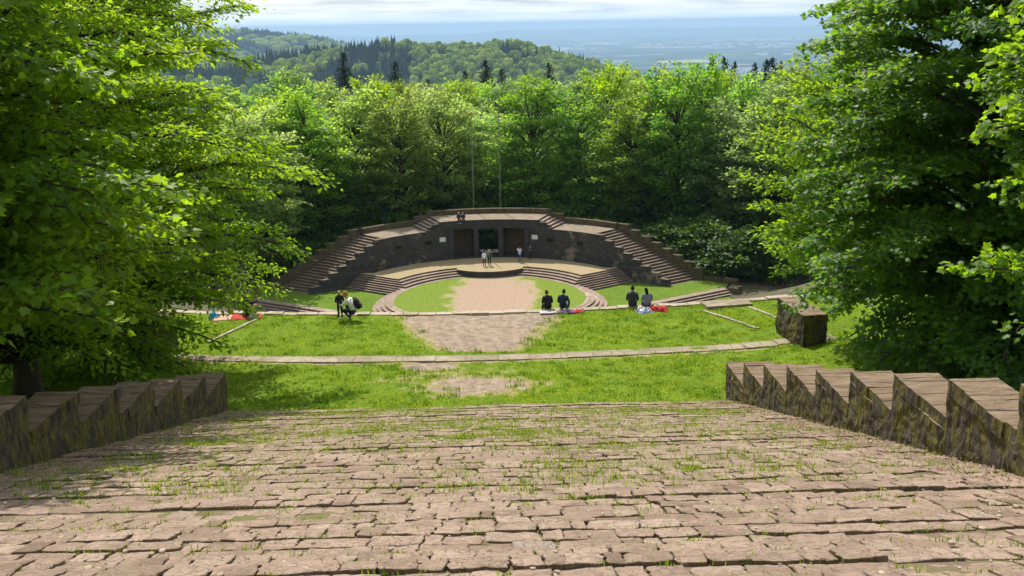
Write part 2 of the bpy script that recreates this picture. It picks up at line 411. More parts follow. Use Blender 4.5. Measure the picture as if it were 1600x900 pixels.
# ground sheet (near terrain): finer in the middle
def axis_pts(lo, hi, c0, c1, fine, coarse_n):
    return np.concatenate([np.linspace(lo, c0, coarse_n, endpoint=False), np.arange(c0, c1, fine), np.linspace(c1, hi, coarse_n)])
gx = axis_pts(-600, 600, -60, 60, 1.5, 22); gy = axis_pts(-420, 760, -30, 150, 1.5, 22)
X, Y = np.meshgrid(gx, gy)
Z = ground_z(X, Y)
R_ = np.hypot(X, Y - OY)
cover = ((np.abs(X) < 9.2) & (Y < 29.5) & (Y > -12))           # under the stairway
Z = np.where(cover, np.minimum(Z, zstair(Y) - .75), Z)
cover2 = (R_ < 74.6) & (R_ > 61.5) & (np.abs(X) < 27) & (Y < 60)
Z = np.where(cover2, Z - .35, Z)
Z = np.where(R_ < 31, np.minimum(Z, -1.25 - np.where(Y > 100, .7, .45) * (R_ < 23)), Z)
jit = np.array([[fnoise(a, b, 3, .21) for a in gx] for b in gy])
Z = Z + jit * .12 * (R_ > 24)
g = link('ground', grid_mesh('ground', X, Y, Z, M['meadow'])); tag(g, kind='structure')

# the forest floor under the trees, bare brown soil
ang = np.linspace(rad(-38), rad(218), 90); rr = np.array([26, 30, 36, 44, 54, 66, 80, 100, 125, 150.])
A, RR = np.meshgrid(ang, rr)
X = RR * np.cos(A); Y = OY + RR * np.sin(A)
Z = ground_z(X, Y) + .05 + np.array([[fnoise(X[i, j], Y[i, j], 3, .21) * .12 + .05 for j in range(X.shape[1])] for i in range(X.shape[0])])
g = link('forest_floor', grid_mesh('forest_floor', X, Y, Z, M['dirt'])); tag(g, kind='structure')

# ------------------------------------------------------------------ foreground stairway
def add_stone(V, F, T, S, G, cx, cy_, hx, hy, z, tint, tilt, seed, drop=.22):
    """one worn stone: rounded irregular outline, bevel ring, uneven top"""
    rs = random.Random(seed); n = 20; b = len(V); kx, ky = rs.uniform(-1, 1), rs.uniform(-1, 1)
    out = []
    for k in range(n):
        a = 2 * math.pi * (k + .5) / n
        c, s = math.cos(a), math.sin(a); m = max(abs(c), abs(s))
        px, py = c / m, s / m
        e = 1 - .03 * (min(abs(px), abs(py)) ** 3)
        out.append((px * e * hx + rs.uniform(-1, 1) * .018 + hx * .09 * kx * py, py * e * hy + rs.uniform(-1, 1) * .016 + hy * .16 * ky * px))
    def top(px, py): return z + tilt[0] * px + tilt[1] * py + .013 * fnoise(cx + px, cy_ + py, seed * .37, 4.5, 3)
    for sc, dz in ((1.0, -drop), (1.0, -.009), (.93, -.002), (.62, .0)):
        for px, py in out:
            x_, y_ = px * sc, py * sc
            V.append((cx + x_, cy_ + y_, top(x_, y_) + (dz if dz > -.1 else dz + rs.uniform(-.01, .01))))
    V.append((cx, cy_, top(0, 0)))
    T.extend([tint] * (4 * n + 1)); G.extend([1.] * n + [.9] * n + [.42] * n + [0.] * (n + 1))
    for r in range(3):
        for k in range(n):
            j = (k + 1) % n
            S.append(len(F)); F.extend([b + r * n + k, b + r * n + j, b + (r + 1) * n + j, b + (r + 1) * n + k])
    for k in range(n):
        S.append(len(F)); F.extend([b + 3 * n + k, b + 3 * n + (k + 1) % n, b + 4 * n])

V = []; F = []; T = []; S = []; EDGE = []
GO = .40; seed = 0; blue = False; HALF = 7.32; holes = []; row = 0
joints = []
y = 28.45
while y > -6:
    yc = y - GO / 2; x = -HALF - .05 + random.uniform(-.25, 0)
    wob = random.uniform(-.05, .05); rowz = random.uniform(-.006, .006)
    while x < HALF:
        wd = random.choice([.18, .24, .3, .36, .42, .5, .6, .34]) * random.uniform(.8, 1.2)
        if x + wd > HALF + .15: wd = HALF + .1 - x
        if wd < .14: break
        cx = x + wd / 2; seed += 1
        wav = .07 * fnoise(cx, yc, 9, .22, 2) + .035 * fnoise(cx, yc, 4, 1.6, 2)
        zz = zstair(yc) + rowz + random.gauss(0, .004) + .03 * fnoise(cx, yc, 1, .5, 2)
        if random.random() < .018: zz += random.uniform(.01, .03)
        tint = min(1, max(0, random.gauss(.48, .24)))
        if tint > .93: tint = .9
        if abs(cx - .9) < .22 and 8.6 < yc < 8.99 and wd > .3 and not blue: tint = 1.; blue = True
        gap = random.uniform(.001, .012)
        if random.random() < .002: joints.append((cx, yc, .3))
        else:
            add_stone(V, F, T, S, EDGE, cx, yc + wav + wob, wd / 2 - gap, GO / 2 - (random.uniform(-.004, .008) if random.random() < .82 else random.uniform(.012, .035)), zz, tint,
                      (random.gauss(0, .018), -.3135 * random.uniform(.9, 1.03) + random.gauss(0, .010)), seed)
        joints.append((x, yc + wav, .1)); 
        for _ in range(4): joints.append((cx + random.uniform(-.5, .5) * wd, yc - GO / 2 + wav + wob, .2))
        x += wd
    y -= GO; row += 1
st = empty('stone_stairway', (0, 28.4, 0))
tag(st, 'broad worn sandstone stairway with weedy joints running down to the lawn', 'stairway')
me = np_mesh('paving', V, S, F, M['paving'], {'tint': T, 'edge': EDGE}, False)
o = link('paving', me, st); o.location = (0, -28.4, 0)
xs = np.linspace(-8, 8, 60); ys = np.linspace(-7, 28.6, 120)
X, Y = np.meshgrid(xs, ys)
Z = zstair(Y) - .040 + np.array([[fnoise(a, b, 0, 1.7) * .010 for a in xs] for b in ys])
o = link('bedding', grid_mesh('bedding', X, Y, Z, M['joint']), st); o.location = (0, -28.4, 0)
o['label'] = 'mossy soil showing in the joints between the stones'

# ------------------------------------------------------------------ blades of grass (numpy)
def blades(pts, h, w_, rng, lean=.5, tint=None):
    """pts (n,3): one bent blade each -> verts, starts, loops, tint"""
    n = len(pts); az_ = rng.uniform(0, 2 * np.pi, n); l = rng.uniform(.2, 1, n) * lean
    hh = h * rng.uniform(.55, 1.25, n); d = np.stack([np.cos(az_), np.sin(az_), np.zeros(n)], -1)
    sd_ = np.stack([-np.sin(az_), np.cos(az_), np.zeros(n)], -1) * (w_ * rng.uniform(.7, 1.3, n))[:, None]
    up_ = np.array([0, 0, 1.])
    a = pts - sd_; b = pts + sd_
    mid = pts + up_ * (hh * .6)[:, None] + d * (hh * l * .35)[:, None]
    tip = pts + up_ * (hh * (1 - .25 * l))[:, None] + d * (hh * l)[:, None]
    Vv = np.stack([a, b, mid + sd_ * .7, mid - sd_ * .7, tip], 1).reshape(-1, 3)
    base = np.arange(n)[:, None] * 5
    Lp = np.concatenate([base + np.array([0, 1, 2, 3]), base + np.array([3, 2, 4])], 1).ravel()
    stt = (np.arange(n)[:, None] * 7 + np.array([0, 4])).ravel()
    t = np.repeat(rng.uniform(0, 1, n) if tint is None else tint, 5)
    return Vv, stt, Lp, t
# weeds in the joints of the stairway: thick on the lower half, sparse near the camera
tp = []
for (jx, jy, k) in joints:
    dens = .26 + .6 * float(sstep(.0, .35, fnoise(jx * .8, jy, 5, .55, 3) + .05)) * float(sstep(10, 17, jy))
    if jx > 6.2 or jx < -6.4: dens *= .5
    if random.random() < dens * (1.0 if jy > 12 else .42):
        nb = random.randint(5, 26); sp = random.uniform(.03, .24)
        for _ in range(nb):
            tp.append((jx + random.gauss(0, sp), jy + random.gauss(0, .02), zstair(jy) - .03 + random.uniform(0, .02)))
tp = np.array(tp)
hh = np.where(tp[:, 1] > 12, .085, .055) * RNG.uniform(.5, 1.25, len(tp))
Vv, stt, Lp, t = blades(tp, hh, .006, RNG, .7)
o = link('grass_tufts', np_mesh('grass_tufts', Vv, stt, Lp, M['blade'], {'tint': t})); tag(o, 'thin grass and weeds sprouting from the joints of the stairway', 'grass', kind='stuff')

# dry leaf litter along the foot of both stepped walls
lp = []
for sgn in (-1, 1):
    for _ in range(2600):
        yy = random.uniform(2, 28); d = abs(random.gauss(0, .55))
        lp.append((sgn * (7.15 - d), yy, zstair(yy) + .03 + random.uniform(0, .03)))
lp = np.array(lp); n = len(lp)
az_ = RNG.uniform(0, 6.28, n); r_ = RNG.uniform(.012, .035, n)
c_, s_ = np.cos(az_) * r_, np.sin(az_) * r_
zt_ = RNG.uniform(-.012, .012, (n, 4))
q = np.stack([np.stack([lp[:, 0] + c_, lp[:, 1] + s_, lp[:, 2] + zt_[:, 0]], -1), np.stack([lp[:, 0] - s_ * .5, lp[:, 1] + c_ * .5, lp[:, 2] + zt_[:, 1]], -1),
              np.stack([lp[:, 0] - c_, lp[:, 1] - s_, lp[:, 2] + zt_[:, 2]], -1), np.stack([lp[:, 0] + s_ * .5, lp[:, 1] - c_ * .5, lp[:, 2] + zt_[:, 3]], -1)], 1).reshape(-1, 3)
mlit = m_leaf('dry_leaf', (.16, .085, .045), (.33, .2, .12), (.1, .05, .02), (.2, .1, .05), .15)
o = link('fallen_leaves', np_mesh('fallen_leaves', q, np.arange(n) * 4, np.arange(n * 4), mlit, {'tint': np.repeat(RNG.uniform(0, 1, n), 4)}))
tag(o, 'reddish brown leaf litter along the foot of the stepped walls', 'leaf litter', kind='stuff')

# crumbs of stone broken off the treads
mb = MB()
for _ in range(1500):
    x, y = random.uniform(-7.1, 7.1), random.uniform(2, 28); r = abs(random.gauss(0, .012)) + .006; sd_ = random.random() * 50
    mb.ellipsoid((x, y, zstair(y) + .012), (r * 1.4, r, r * .7), Matrix.Rotation(sd_, 3, 'Z'), 5, 3, 0, lambda p: p * (1 + .5 * noise.noise(p * 2 + Vector((sd_, 0, 0)))))
mb.sm = [False] * len(mb.sm)
o = mb.build('stone_crumbs', plain_mat('crumb_stone', (.36, .28, .21), .95, .3, 3)); tag(o, 'crumbs of broken sandstone lying on the stairway', 'rubble', kind='stuff')

# ------------------------------------------------------------------ stepped walls beside the stairway
def rough_box(mb, x0, x1, y0, y1, z0, z1, res, amp, seed, mat=0):
    """box whose faces are weathered grids (displaced by position, so the edges stay shut)"""
    def disp(p):
        q_ = Vector(p) * 1.0
        v1 = noise.noise_vector(q_ * 1.6 + Vector((seed, 0, 0))) * amp * .7 + noise.noise_vector(q_ * 6 + Vector((0, seed, 0))) * amp * .55
        return (p[0] + v1.x, p[1] + v1.y * .6, p[2] + v1.z * .6)
    def face(o_, u, v):
        nu = max(2, int(u.length / res)); nv = max(2, int(v.length / res)); vs = []
        for i in range(nv + 1):
            for j in range(nu + 1):
                vs.append(disp(tuple(o_ + u * (j / nu) + v * (i / nv))))
        fs = [[i * (nu + 1) + j, i * (nu + 1) + j + 1, (i + 1) * (nu + 1) + j + 1, (i + 1) * (nu + 1) + j] for i in range(nv) for j in range(nu)]
        mb.add(vs, fs, None, mat, False)
    a = Vector((x0, y0, z0)); dx, dy, dz = Vector((x1 - x0, 0, 0)), Vector((0, y1 - y0, 0)), Vector((0, 0, z1 - z0))
    face(a + dz, dx, dy); face(a, dx, dz); face(a + dx, dy, dz); face(a + dx + dy, -dx, dz); face(a + dy, -dy, dz)
def stepped_wall(sgn, label):
    e = empty('stepped_wall', (sgn * 7.65, 28.4, 16.6)); tag(e, label, 'wall')
    xa, xb = (7.27, 8.02) if sgn > 0 else (-8.17, -7.42)
    for k in range(16):
        yf = 28.52 - 2.02 * k; yn = yf - 2.02; zt_ = 17.85 + .638 * k
        if yf < -3: break
        mb = MB(); zt_ += random.uniform(-.025, .025); yb = yn
        xi = xa if sgn > 0 else xb
        mb.box(xa + .12, xb - .12, yn, yf, zstair(yn) - .9, zt_ - .17)
        while yb < yf - .05:                               # coping stones across the wall
            l = min(random.uniform(.3, .56), yf - yb); l = yf - yb if yf - yb - l < .18 else l
            rough_box(mb, xa - random.uniform(-.01, .025), xb + random.uniform(-.01, .03), yb + .004, yb + l - .004, zt_ - random.uniform(.2, .3), zt_ + random.uniform(-.012, .012), .1, .03, 3.1 * k + yb)
            yb += l
        zb = zt_ - .2                                       # rough courses under them
        while zb > zstair(yf) - .55:
            hgt = random.uniform(.17, .34); yb = yn - random.uniform(0, .2)
            while yb < yf - .04:
                l = min(random.uniform(.18, .55), yf - yb); l = yf - yb if yf - yb - l < .12 else l
                jx = 0
                if zb > zstair(yb + l) - .4:
                    rough_box(mb, (xi if sgn > 0 else xi - .3) + jx, (xi + .3 if sgn > 0 else xi) + jx, max(yb, yn), yb + l, zb - hgt, zb, .08, .06, 3.7 * sgn)
                yb += l
            zb -= hgt
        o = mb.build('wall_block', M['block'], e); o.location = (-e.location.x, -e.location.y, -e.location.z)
stepped_wall(1, 'sunlit mossy stone wall stepping down along the right edge of the stairway')
stepped_wall(-1, 'shaded mossy stone wall stepping down under the trees left of the stairway')

# ------------------------------------------------------------------ the lawn terrace
def bare_at(x, y):
    b = 0
    yy = (y - 34.4) / (39.4 - 34.4)                       # worn funnel before the edge
    if 0 <= yy <= 1.05:
        hw = 1.3 + 2.1 * yy ** .8; b = max(b, 1.08 * float(sstep(hw + .8, hw - 1.2, abs(x + .1))) * (1 if yy > .05 else .7)) 
    d = math.hypot((x + .15) / 2.5, (y - 30.6) / 1.45); b = max(b, .86 * float(sstep(1.3, .25, d)))
    d = math.hypot((x + 1.8) / 1.1, (y - 33.05) / .6); b = max(b, 1.1 * float(sstep(1.2, .6, d)))
    d = math.hypot((x + 1.2) / 3.5, (y - 31.8) / 1.6); b = max(b, .33 * float(sstep(1.3, .3, d)))
    b = max(b, .5 * float(sstep(.3, .05, abs(math.hypot(x, y - OY) - 68.95))))
    b += (.22 * fnoise(x, y, 2, .8, 3) + .30 * fnoise(x, y, 5, 2.6, 3)) * (1 if b > .1 else .55)
    return max(0, min(1.2, b))
def az_of_x(x_at, R): return math.degrees(math.asin(x_at / R))
aa = np.radians(np.linspace(-90 - 24, -90 + 24, 400)); rr = np.linspace(62.9, 74.3, 110)
A, RR = np.meshgrid(aa, rr)
X = RR * np.cos(A); Y = OY + RR * np.sin(A)
Z = zterr(X, Y) + np.vectorize(lambda a, b: fnoise(a, b, 0, .8, 3) * .035)(X, Y)
B = np.vectorize(bare_at)(X, Y)
Z = Z - .03 * np.clip(B, 0, 1)
o = link('lawn', grid_mesh('lawn', X, Y, Z, M['lawn'], {'bare': B.ravel()})); tag(o, kind='structure')
pts = []
N_BL = 120000
px_ = RNG.uniform(-15, 15, N_BL); py_ = RNG.uniform(27.9, 41.5, N_BL)
Rr = np.hypot(px_, py_ - OY)
keep = (Rr < 74.1) & (Rr > 63.05) & ~((Rr > 68.36) & (Rr < 68.76))
px_, py_ = px_[keep], py_[keep]
bb = np.array([bare_at(a, b) for a, b in zip(px_, py_)])
keep = RNG.uniform(0, 1, len(px_)) > np.clip(sstep(.12, .62, bb), 0, .975)
px_, py_, bb = px_[keep], py_[keep], bb[keep]
pz_ = zterr(px_, py_)
cl = np.array([fnoise(a, b, 7, 1.1, 4) for a, b in zip(px_, py_)])
cl2 = np.array([fnoise(a, b, 17, 3.2, 2) for a, b in zip(px_, py_)])
hgt = .04 + .075 * np.clip(cl * .8 + cl2 * .6 + .3, 0, 1.2)
tint = np.clip(.52 + .7 * cl - .75 * np.clip(cl2, -.3, 1) + RNG.normal(0, .2, len(px_)), 0, 1)
Vv, stt, Lp, t = blades(np.stack([px_, py_, pz_ - .01], -1), hgt, .011, RNG, .9, tint)
o = link('grass', np_mesh('grass', Vv, stt, Lp, M['blade'], {'tint': t})); tag(o, 'bright green mown grass on the terrace below the stairway', 'grass', kind='stuff')
# darker coarse tufts scattered through the lawn
cen = np.stack([RNG.uniform(-12, 12, 800), RNG.uniform(28.2, 40, 800)], -1)
cen = np.array([c for c in cen if 63.2 < math.hypot(c[0], c[1] - OY) < 74 and not 68.1 < math.hypot(c[0], c[1] - OY) < 69 and bare_at(c[0], c[1]) < .75])
tq = np.repeat(cen, 26, 0) + RNG.normal(0, .085, (len(cen) * 26, 2)) * np.array([1.5, 1.])
Vv, stt, Lp, t = blades(np.stack([tq[:, 0], tq[:, 1], zterr(tq[:, 0], tq[:, 1]) - .01], -1), np.full(len(tq), .12), .012, RNG, .8, RNG.uniform(0, .28, len(tq)))
o = link('coarse_grass', np_mesh('coarse_grass', Vv, stt, Lp, M['blade'], {'tint': t})); tag(o, 'dark coarse grass tufts scattered through the lawn', 'grass', kind='stuff')
# rank grass on the banks beyond the stepped walls
n = 60000
px_ = np.concatenate([RNG.uniform(8.3, 34, n), RNG.uniform(-26, -8.4, n // 2)]); py_ = np.concatenate([RNG.uniform(14, 62, n), RNG.uniform(14, 45, n // 2)])
Rr = np.hypot(px_, py_ - OY); keep = ((Rr > 74.0) | (np.abs(px_) > 15)) & (Rr > 63.3)
px_, py_ = px_[keep], py_[keep]
Vv, stt, Lp, t = blades(np.stack([px_, py_, ground_z(px_, py_) + .0 - .02], -1), np.full(len(px_), .24), .016, RNG, .8)
o = link('long_grass', np_mesh('long_grass', Vv, stt, Lp, M['blade'], {'tint': t * .7})); tag(o, 'rank long grass on the banks behind the stepped walls', 'grass', kind='stuff')

# path of pale slabs across the lawn
mb = MB(); a = -101.
while a < -79.5:
    da = random.uniform(.7, 1.35); j = random.uniform(-.02, .02)
    mx_ = (a + da / 2); xm = 68.6 * math.cos(rad(mx_)); ym = OY + 68.6 * math.sin(rad(mx_))
    zt_ = float(zterr(xm, ym)) + .022 + random.uniform(-.008, .008)
    mb.sector(a, a + da - .012, 68.28 + j, 68.86 + j + random.uniform(-.03, .03), zt_ - .35, zt_, 2)
    a += da
o = mb.build('path', M['slab']); tag(o, kind='structure')
# kerb stones along the lower edge of the lawn
kb = empty('stone_kerb', (0, 39.3, 16.2)); tag(kb, 'line of pale uneven kerb stones along the lower edge of the lawn', 'kerb')
mb = MB(); a = -103.
while a < -78:
    da = random.uniform(.45, .95); r_o = random.uniform(-.05, .05); zt_ = 16.45 + random.uniform(-.03, .03)
    mb.sector(a, a + da - .03, 62.72 + r_o, 63.08 + r_o * .6, 15.4, zt_, 2); a += da
o = mb.build('kerb_stones', M['kerb'], kb); o.location = (0, -39.3, -16.2)
def kerb_line(p, q, wdt, label):
    d = Vector((q[0] - p[0], q[1] - p[1])); L = d.length; d.normalize(); nrm = Vector((-d.y, d.x)) * wdt / 2
    mb = MB(); s = 0
    while s < L:
        l = min(random.uniform(.5, 1.), L - s)
        if l < .1: break
        a_ = Vector(p) + d * s; b_ = Vector(p) + d * (s + l - .03)
        zt_ = float(zterr(a_.x, a_.y)) + .05 + random.uniform(-.015, .015)
        mb.prism([tuple(a_ + nrm), tuple(a_ - nrm), tuple(b_ - nrm), tuple(b_ + nrm)], zt_ - .3, zt_); s += l
    o = mb.build('kerb_line', M['kerb']); tag(o, label, 'kerb'); return o
kerb_line((8.75, 38.95), (10.3, 36.3), .12, 'long diagonal kerb of pale stone sunk in the lawn behind the slab')
kerb_line((10.65, 39.3), (11.4, 37.6), .12, 'short pale kerb in the lawn between the slab and the square stone block')
kerb_line((-8.95, 39.2), (-10.1, 36.2), .12, 'pale diagonal kerb in the lawn below the hanging left branches')
mb = MB(); rough_box(mb, -.95, .95, -.42, .42, -.4, .13, .12, .03, 77)
o = mb.build('stone_slab', M['slab']); o.location = (9.85, 39.75, 16.38); o.rotation_euler = (0, 0, rad(10))
tag(o, 'flat pale stone slab lying at the lawn edge near the square stone block', 'slab')
def end_block(x, y, rz, label):
    mb = MB(); rough_box(mb, -.42, .42, -1.15, 1.3, -.5, 1.34, .11, .075, x)
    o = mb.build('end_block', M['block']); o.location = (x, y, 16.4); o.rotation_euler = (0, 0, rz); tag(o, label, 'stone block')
end_block(11.35, 34.6, rad(6), 'massive stone block with flat sunlit top standing on the lawn by the right tree')
end_block(-11.6, 34.6, rad(-6), 'dark stone block half hidden behind the low left branches')

# ------------------------------------------------------------------ arena
def ring_pt(a, r): return (r * math.cos(rad(a)), OY + r * math.sin(rad(a)))
m, nt, *_ = newmat('arena_ground')
co = coords(nt); sx = nt.nodes.new('ShaderNodeSeparateXYZ'); nt.links.new(co, sx.inputs[0])
nz = noise_t(nt, co, .55, 5, .6); n2 = noise_t(nt, co, 3, 6, .7)
dx = math_(nt, 'MULTIPLY', math_(nt, 'SUBTRACT', sx.outputs[0], .4), .195)
dy = math_(nt, 'MULTIPLY', math_(nt, 'SUBTRACT', sx.outputs[1], 1.0), .092)
wd_ = math_(nt, 'SQRT', math_(nt, 'ADD', math_(nt, 'MULTIPLY', dx, dx), math_(nt, 'MULTIPLY', dy, dy)))
wd_ = math_(nt, 'ADD', wd_, math_(nt, 'MULTIPLY', math_(nt, 'SUBTRACT', nz, .5), 1.35))
wd_ = math_(nt, 'ADD', wd_, math_(nt, 'MULTIPLY', math_(nt, 'SUBTRACT', n2, .5), .6))
g_ = ramp(nt, n2, [(.3, (.09, .14, .014)), (.6, (.16, .215, .028)), (.8, (.28, .28, .07))])
s_ = ramp(nt, n2, [(.3, (.25, .170, .120)), (.55, (.34, .240, .175)), (.75, (.39, .29, .22))])
dry = mixc(nt, .5, g_, (.40, .30, .16))
c = mixc(nt, ramp(nt, wd_, [(.72, (0, 0, 0)), (.98, (1, 1, 1))]), s_, dry)
c = mixc(nt, ramp(nt, wd_, [(.86, (0, 0, 0)), (1.06, (1, 1, 1))]), c, g_)
finish(nt, c, .95, n2, .4, .05, .1); M['arena'] = m
mb = MB(); mb.prism([(math.cos(t_) * 9.93, math.sin(t_) * 9.93 * (.74 if math.sin(t_) < 0 else 1)) for t_ in np.linspace(0, 2 * np.pi, 96, endpoint=False)], -.9, .015)
o = mb.build('arena_floor', M['arena']); o.location = (0, OY, 0); tag(o, kind='structure')
ring_w = MB(); ring_w.sector(0, 360, 9.93, 10.42, -.9, .03, 96, front=.74)
fl = empty('arena_steps', (0, OY, 0)); tag(fl, 'ring of worn sandstone steps round the oval arena, merging into side flights', 'steps')
def attach(mb, name, mats, parent):
    o = mb.build(name, mats, parent); l = parent.location; o.location = (-l.x, -l.y, -l.z)
    if parent.rotation_euler.z: o.matrix_parent_inverse = Matrix.Identity(4)
    return o
attach(ring_w, 'rim', [M['tread']], fl)
# contour polygons: upper steps behind, lower steps round the front and sides
TOPC = (-10.2, 6.8); DIRL = Vector((-.83, .56)).normalized(); PERP = Vector((-DIRL.y * -1, 0)); PERP = Vector((-.56, -.83)).normalized()
def flight_line(k):                                   # k = 4 at the stage edge, -3 at the lowest tread
    p_ = Vector(TOPC) + PERP * (4 - k) * .25
    return p_
def hit_circle(p_, r):
    d = -DIRL; b_ = p_.dot(d); c_ = p_.dot(p_) - r * r; D = b_ * b_ - c_
    if D < 0: return None
    t1 = -b_ - math.sqrt(D)
    return p_ + d * t1
def wall_hit(p_):                                    # where the flight dies into the wing wall
    S0 = Vector((-12.05, 11.85)); dw = Vector((-.82, -.57)).normalized()
    M2 = Matrix(((DIRL.x, -dw.x), (DIRL.y, -dw.y))); r_ = M2.inverted() @ (S0 - p_)
    return p_ + DIRL * (r_.x + .15)
mir = lambda p_: Vector((-p_.x, p_.y))
up_r = {1: 10.45, 2: 10.98, 3: 11.5, 4: 12.05}
for k in (1, 2, 3, 4):
    p_ = flight_line(k); c_ = hit_circle(p_, up_r[k]); c_ = c_ if c_ is not None else p_
    wl = wall_hit(p_); a0 = math.atan2(c_.y, c_.x)
    arc = [(up_r[k] * math.cos(t_), up_r[k] * math.sin(t_)) for t_ in np.linspace(a0, math.pi - a0, 60)]
    aw = math.atan2(wl.y, wl.x)
    back_ = [(16.4 * math.cos(t_), 16.4 * math.sin(t_)) for t_ in np.linspace(math.pi - aw + .06, aw - .06, 40)] if k else []
    poly = [tuple(wl)] + arc + [tuple(mir(wl))] + back_
    poly = [(x_, y_ + OY) for x_, y_ in poly]
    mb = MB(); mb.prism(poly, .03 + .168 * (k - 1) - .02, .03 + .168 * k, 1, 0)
    if k < 4: attach(mb, 'upper_step', [M['tread'], M['riser']], fl)
    else: sf = mb.build('stage_floor', [M['stage'], M['riser']]); tag(sf, kind='structure')
lo_r = {0: 10.42, -1: 10.85, -2: 11.28, -3: 11.71, -4: 12.14}
for k in (0, -1, -2, -3):
    r_o = lo_r[k - 1] if k > -3 else 12.14; r_o = lo_r[k - 1]
    p_ = flight_line(k); c_ = hit_circle(p_, r_o)
    if c_ is None or c_.dot(DIRL) < 0 and False: c_ = p_
    wl = wall_hit(p_)
    a1 = math.atan2(c_.y, c_.x); 
    a1 = a1 if a1 > 0 else a1 + 2 * math.pi
    # front arc from the left corner counterclockwise through the front to the right corner
    arc = [(r_o * math.cos(t_), r_o * math.sin(t_) * (.74 if math.sin(t_) < 0 else 1)) for t_ in np.linspace(a1, 3 * math.pi - a1, 110)]
    poly = [tuple(wl)] + arc + [tuple(mir(wl))] + [(13.5, 12.), (0, 15.), (-13.5, 12.)]
    poly = [(x_, y_ + OY) for x_, y_ in poly]
    zt_ = .012 - .19 * (-k) - .0
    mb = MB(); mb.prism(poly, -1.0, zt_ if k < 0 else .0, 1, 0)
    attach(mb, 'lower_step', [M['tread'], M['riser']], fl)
# podium: rounded front of the stage, standing out into the arena
pd_ = [(x_, math.sqrt(max(0, 5.6 ** 2 - x_ * x_))) for x_ in np.linspace(-3.75, 3.75, 30)]
poly = [(x_, OY + 9.15 + 5.6 - y_) for x_, y_ in pd_] + [(3.75, OY + 12.2), (-3.75, OY + 12.2)]
mb = MB(); mb.prism(poly, -.1, .706, 1, 0)
attach(mb, 'podium', [M['stage'], M['wall_plain']], fl)
# lawns beside the arena
mb = MB()
for s in (1, -1):
    mb.prism([(s * x_, y_) for x_, y_ in ((11, 94.5), (15.0, 94.5), (15.35, 101.15), (25.6, 107.3), (27.5, 112), (21, 117), (14, 111), (11, 108))], -2.2, -.757)
o = mb.build('side_lawn', M['meadow']); tag(o, kind='structure')
# outer flights, one on each side, and the ground before them
def outer_flight(s, label):
    e = empty('outer_steps', (s * 20, 104, -1.6)); tag(e, label, 'steps')
    p_ = Vector((15.6, 101.3)); q_ = Vector((25.6, 107.3)); d = (q_ - p_).normalized(); nrm = Vector((d.y, -d.x))
    for k in range(4):
        a_, b_ = p_ + nrm * .38 * k, q_ + nrm * .38 * k
        a2, b2 = p_ + nrm * .38 * (k + 1), q_ + nrm * .38 * (k + 1)
        back = -nrm * (.5 if k == 0 else 0)
        poly = [tuple(a_ + back), tuple(a2), tuple(b2), tuple(b_ + back)]
        mb = MB(); mb.prism([(s * x_, y_) for x_, y_ in poly], -2.2, -.745 - .19 * k, 1, 0)
        o = mb.build('step', [M['tread'], M['riser']], e); o.location = (-e.location.x, -e.location.y, -e.location.z)
    return e
outer_flight(1, 'long low flight of four steps right of the arena, ending at a stone pier')
outer_flight(-1, 'long low flight of four steps left of the arena, under the leafy branches')
for s, lab in ((1, 'squat stone pier at the end of the long steps right of the arena'), (-1, 'squat stone pier at the end of the long steps left of the arena')):
    mb = MB(); rough_box(mb, -.55, .55, -.7, .7, -.6, .95, .25, .05, s)
    o = mb.build('stone_pier', M['red_wall']); o.location = (s * 26.6, 107.2, -1.5); o.rotation_euler = (0, 0, -s * rad(30)); tag(o, lab, 'pier')
mb = MB()
mb.prism([(22, 84), (70, 80), (78, 108), (29.5, 110.5), (27.8, 106.5), (22, 101.8), (18, 98.0)], -1.9, -1.54)
o = mb.build('dirt_track', M['redsoil']); tag(o, kind='structure')

# ------------------------------------------------------------------ stage building
sb = empty('stage_building', (0, 118.9, 0)); tag(sb, 'dark curved stone stage building with three doorways and winged stairs', 'stage building')
RW, RB = 16.6, 20.6; ZC, ZS = 5.25, 4.25
ax = lambda x, r=RW: 90 - math.degrees(math.asin(x / r))      # angle of a point on the wall at x
D = [(-4.23, -1.87), (-1.25, 1.03), (1.66, 4.1)]
mb = MB(); wn = 6
aC = ax(5.75), ax(-5.75)                                      # central block
segs = [(ax(5.75), ax(4.1)), (ax(1.66), ax(1.03)), (ax(-1.25), ax(-1.87)), (ax(-4.23), ax(-5.75))]
for a0, a1 in segs: mb.sector(a0, a1, RW, RB, -1, ZC, 4, 0, 1)
for k, (x0, x1) in enumerate(D):
    a0, a1 = ax(x1), ax(x0)
    mb.sector(a0, a1, RW, RB, 4.2, ZC, 5, 0, 1, True)         # lintel and what it carries
    if k != 1:
        nb_ = MB(); nb_.sector(a0, a1, RW + 1.9, RB, .5, 4.197, 5, 0); attach(nb_, 'niche', [M['niche']], sb)
    mb.sector(a0, a1, RW + .02, RW + 1.9 if k != 1 else RB, -1, .78, 5, 0)   # sill
attach(mb, 'central_wall', [M['wall_plain'], M['terrace']], sb)
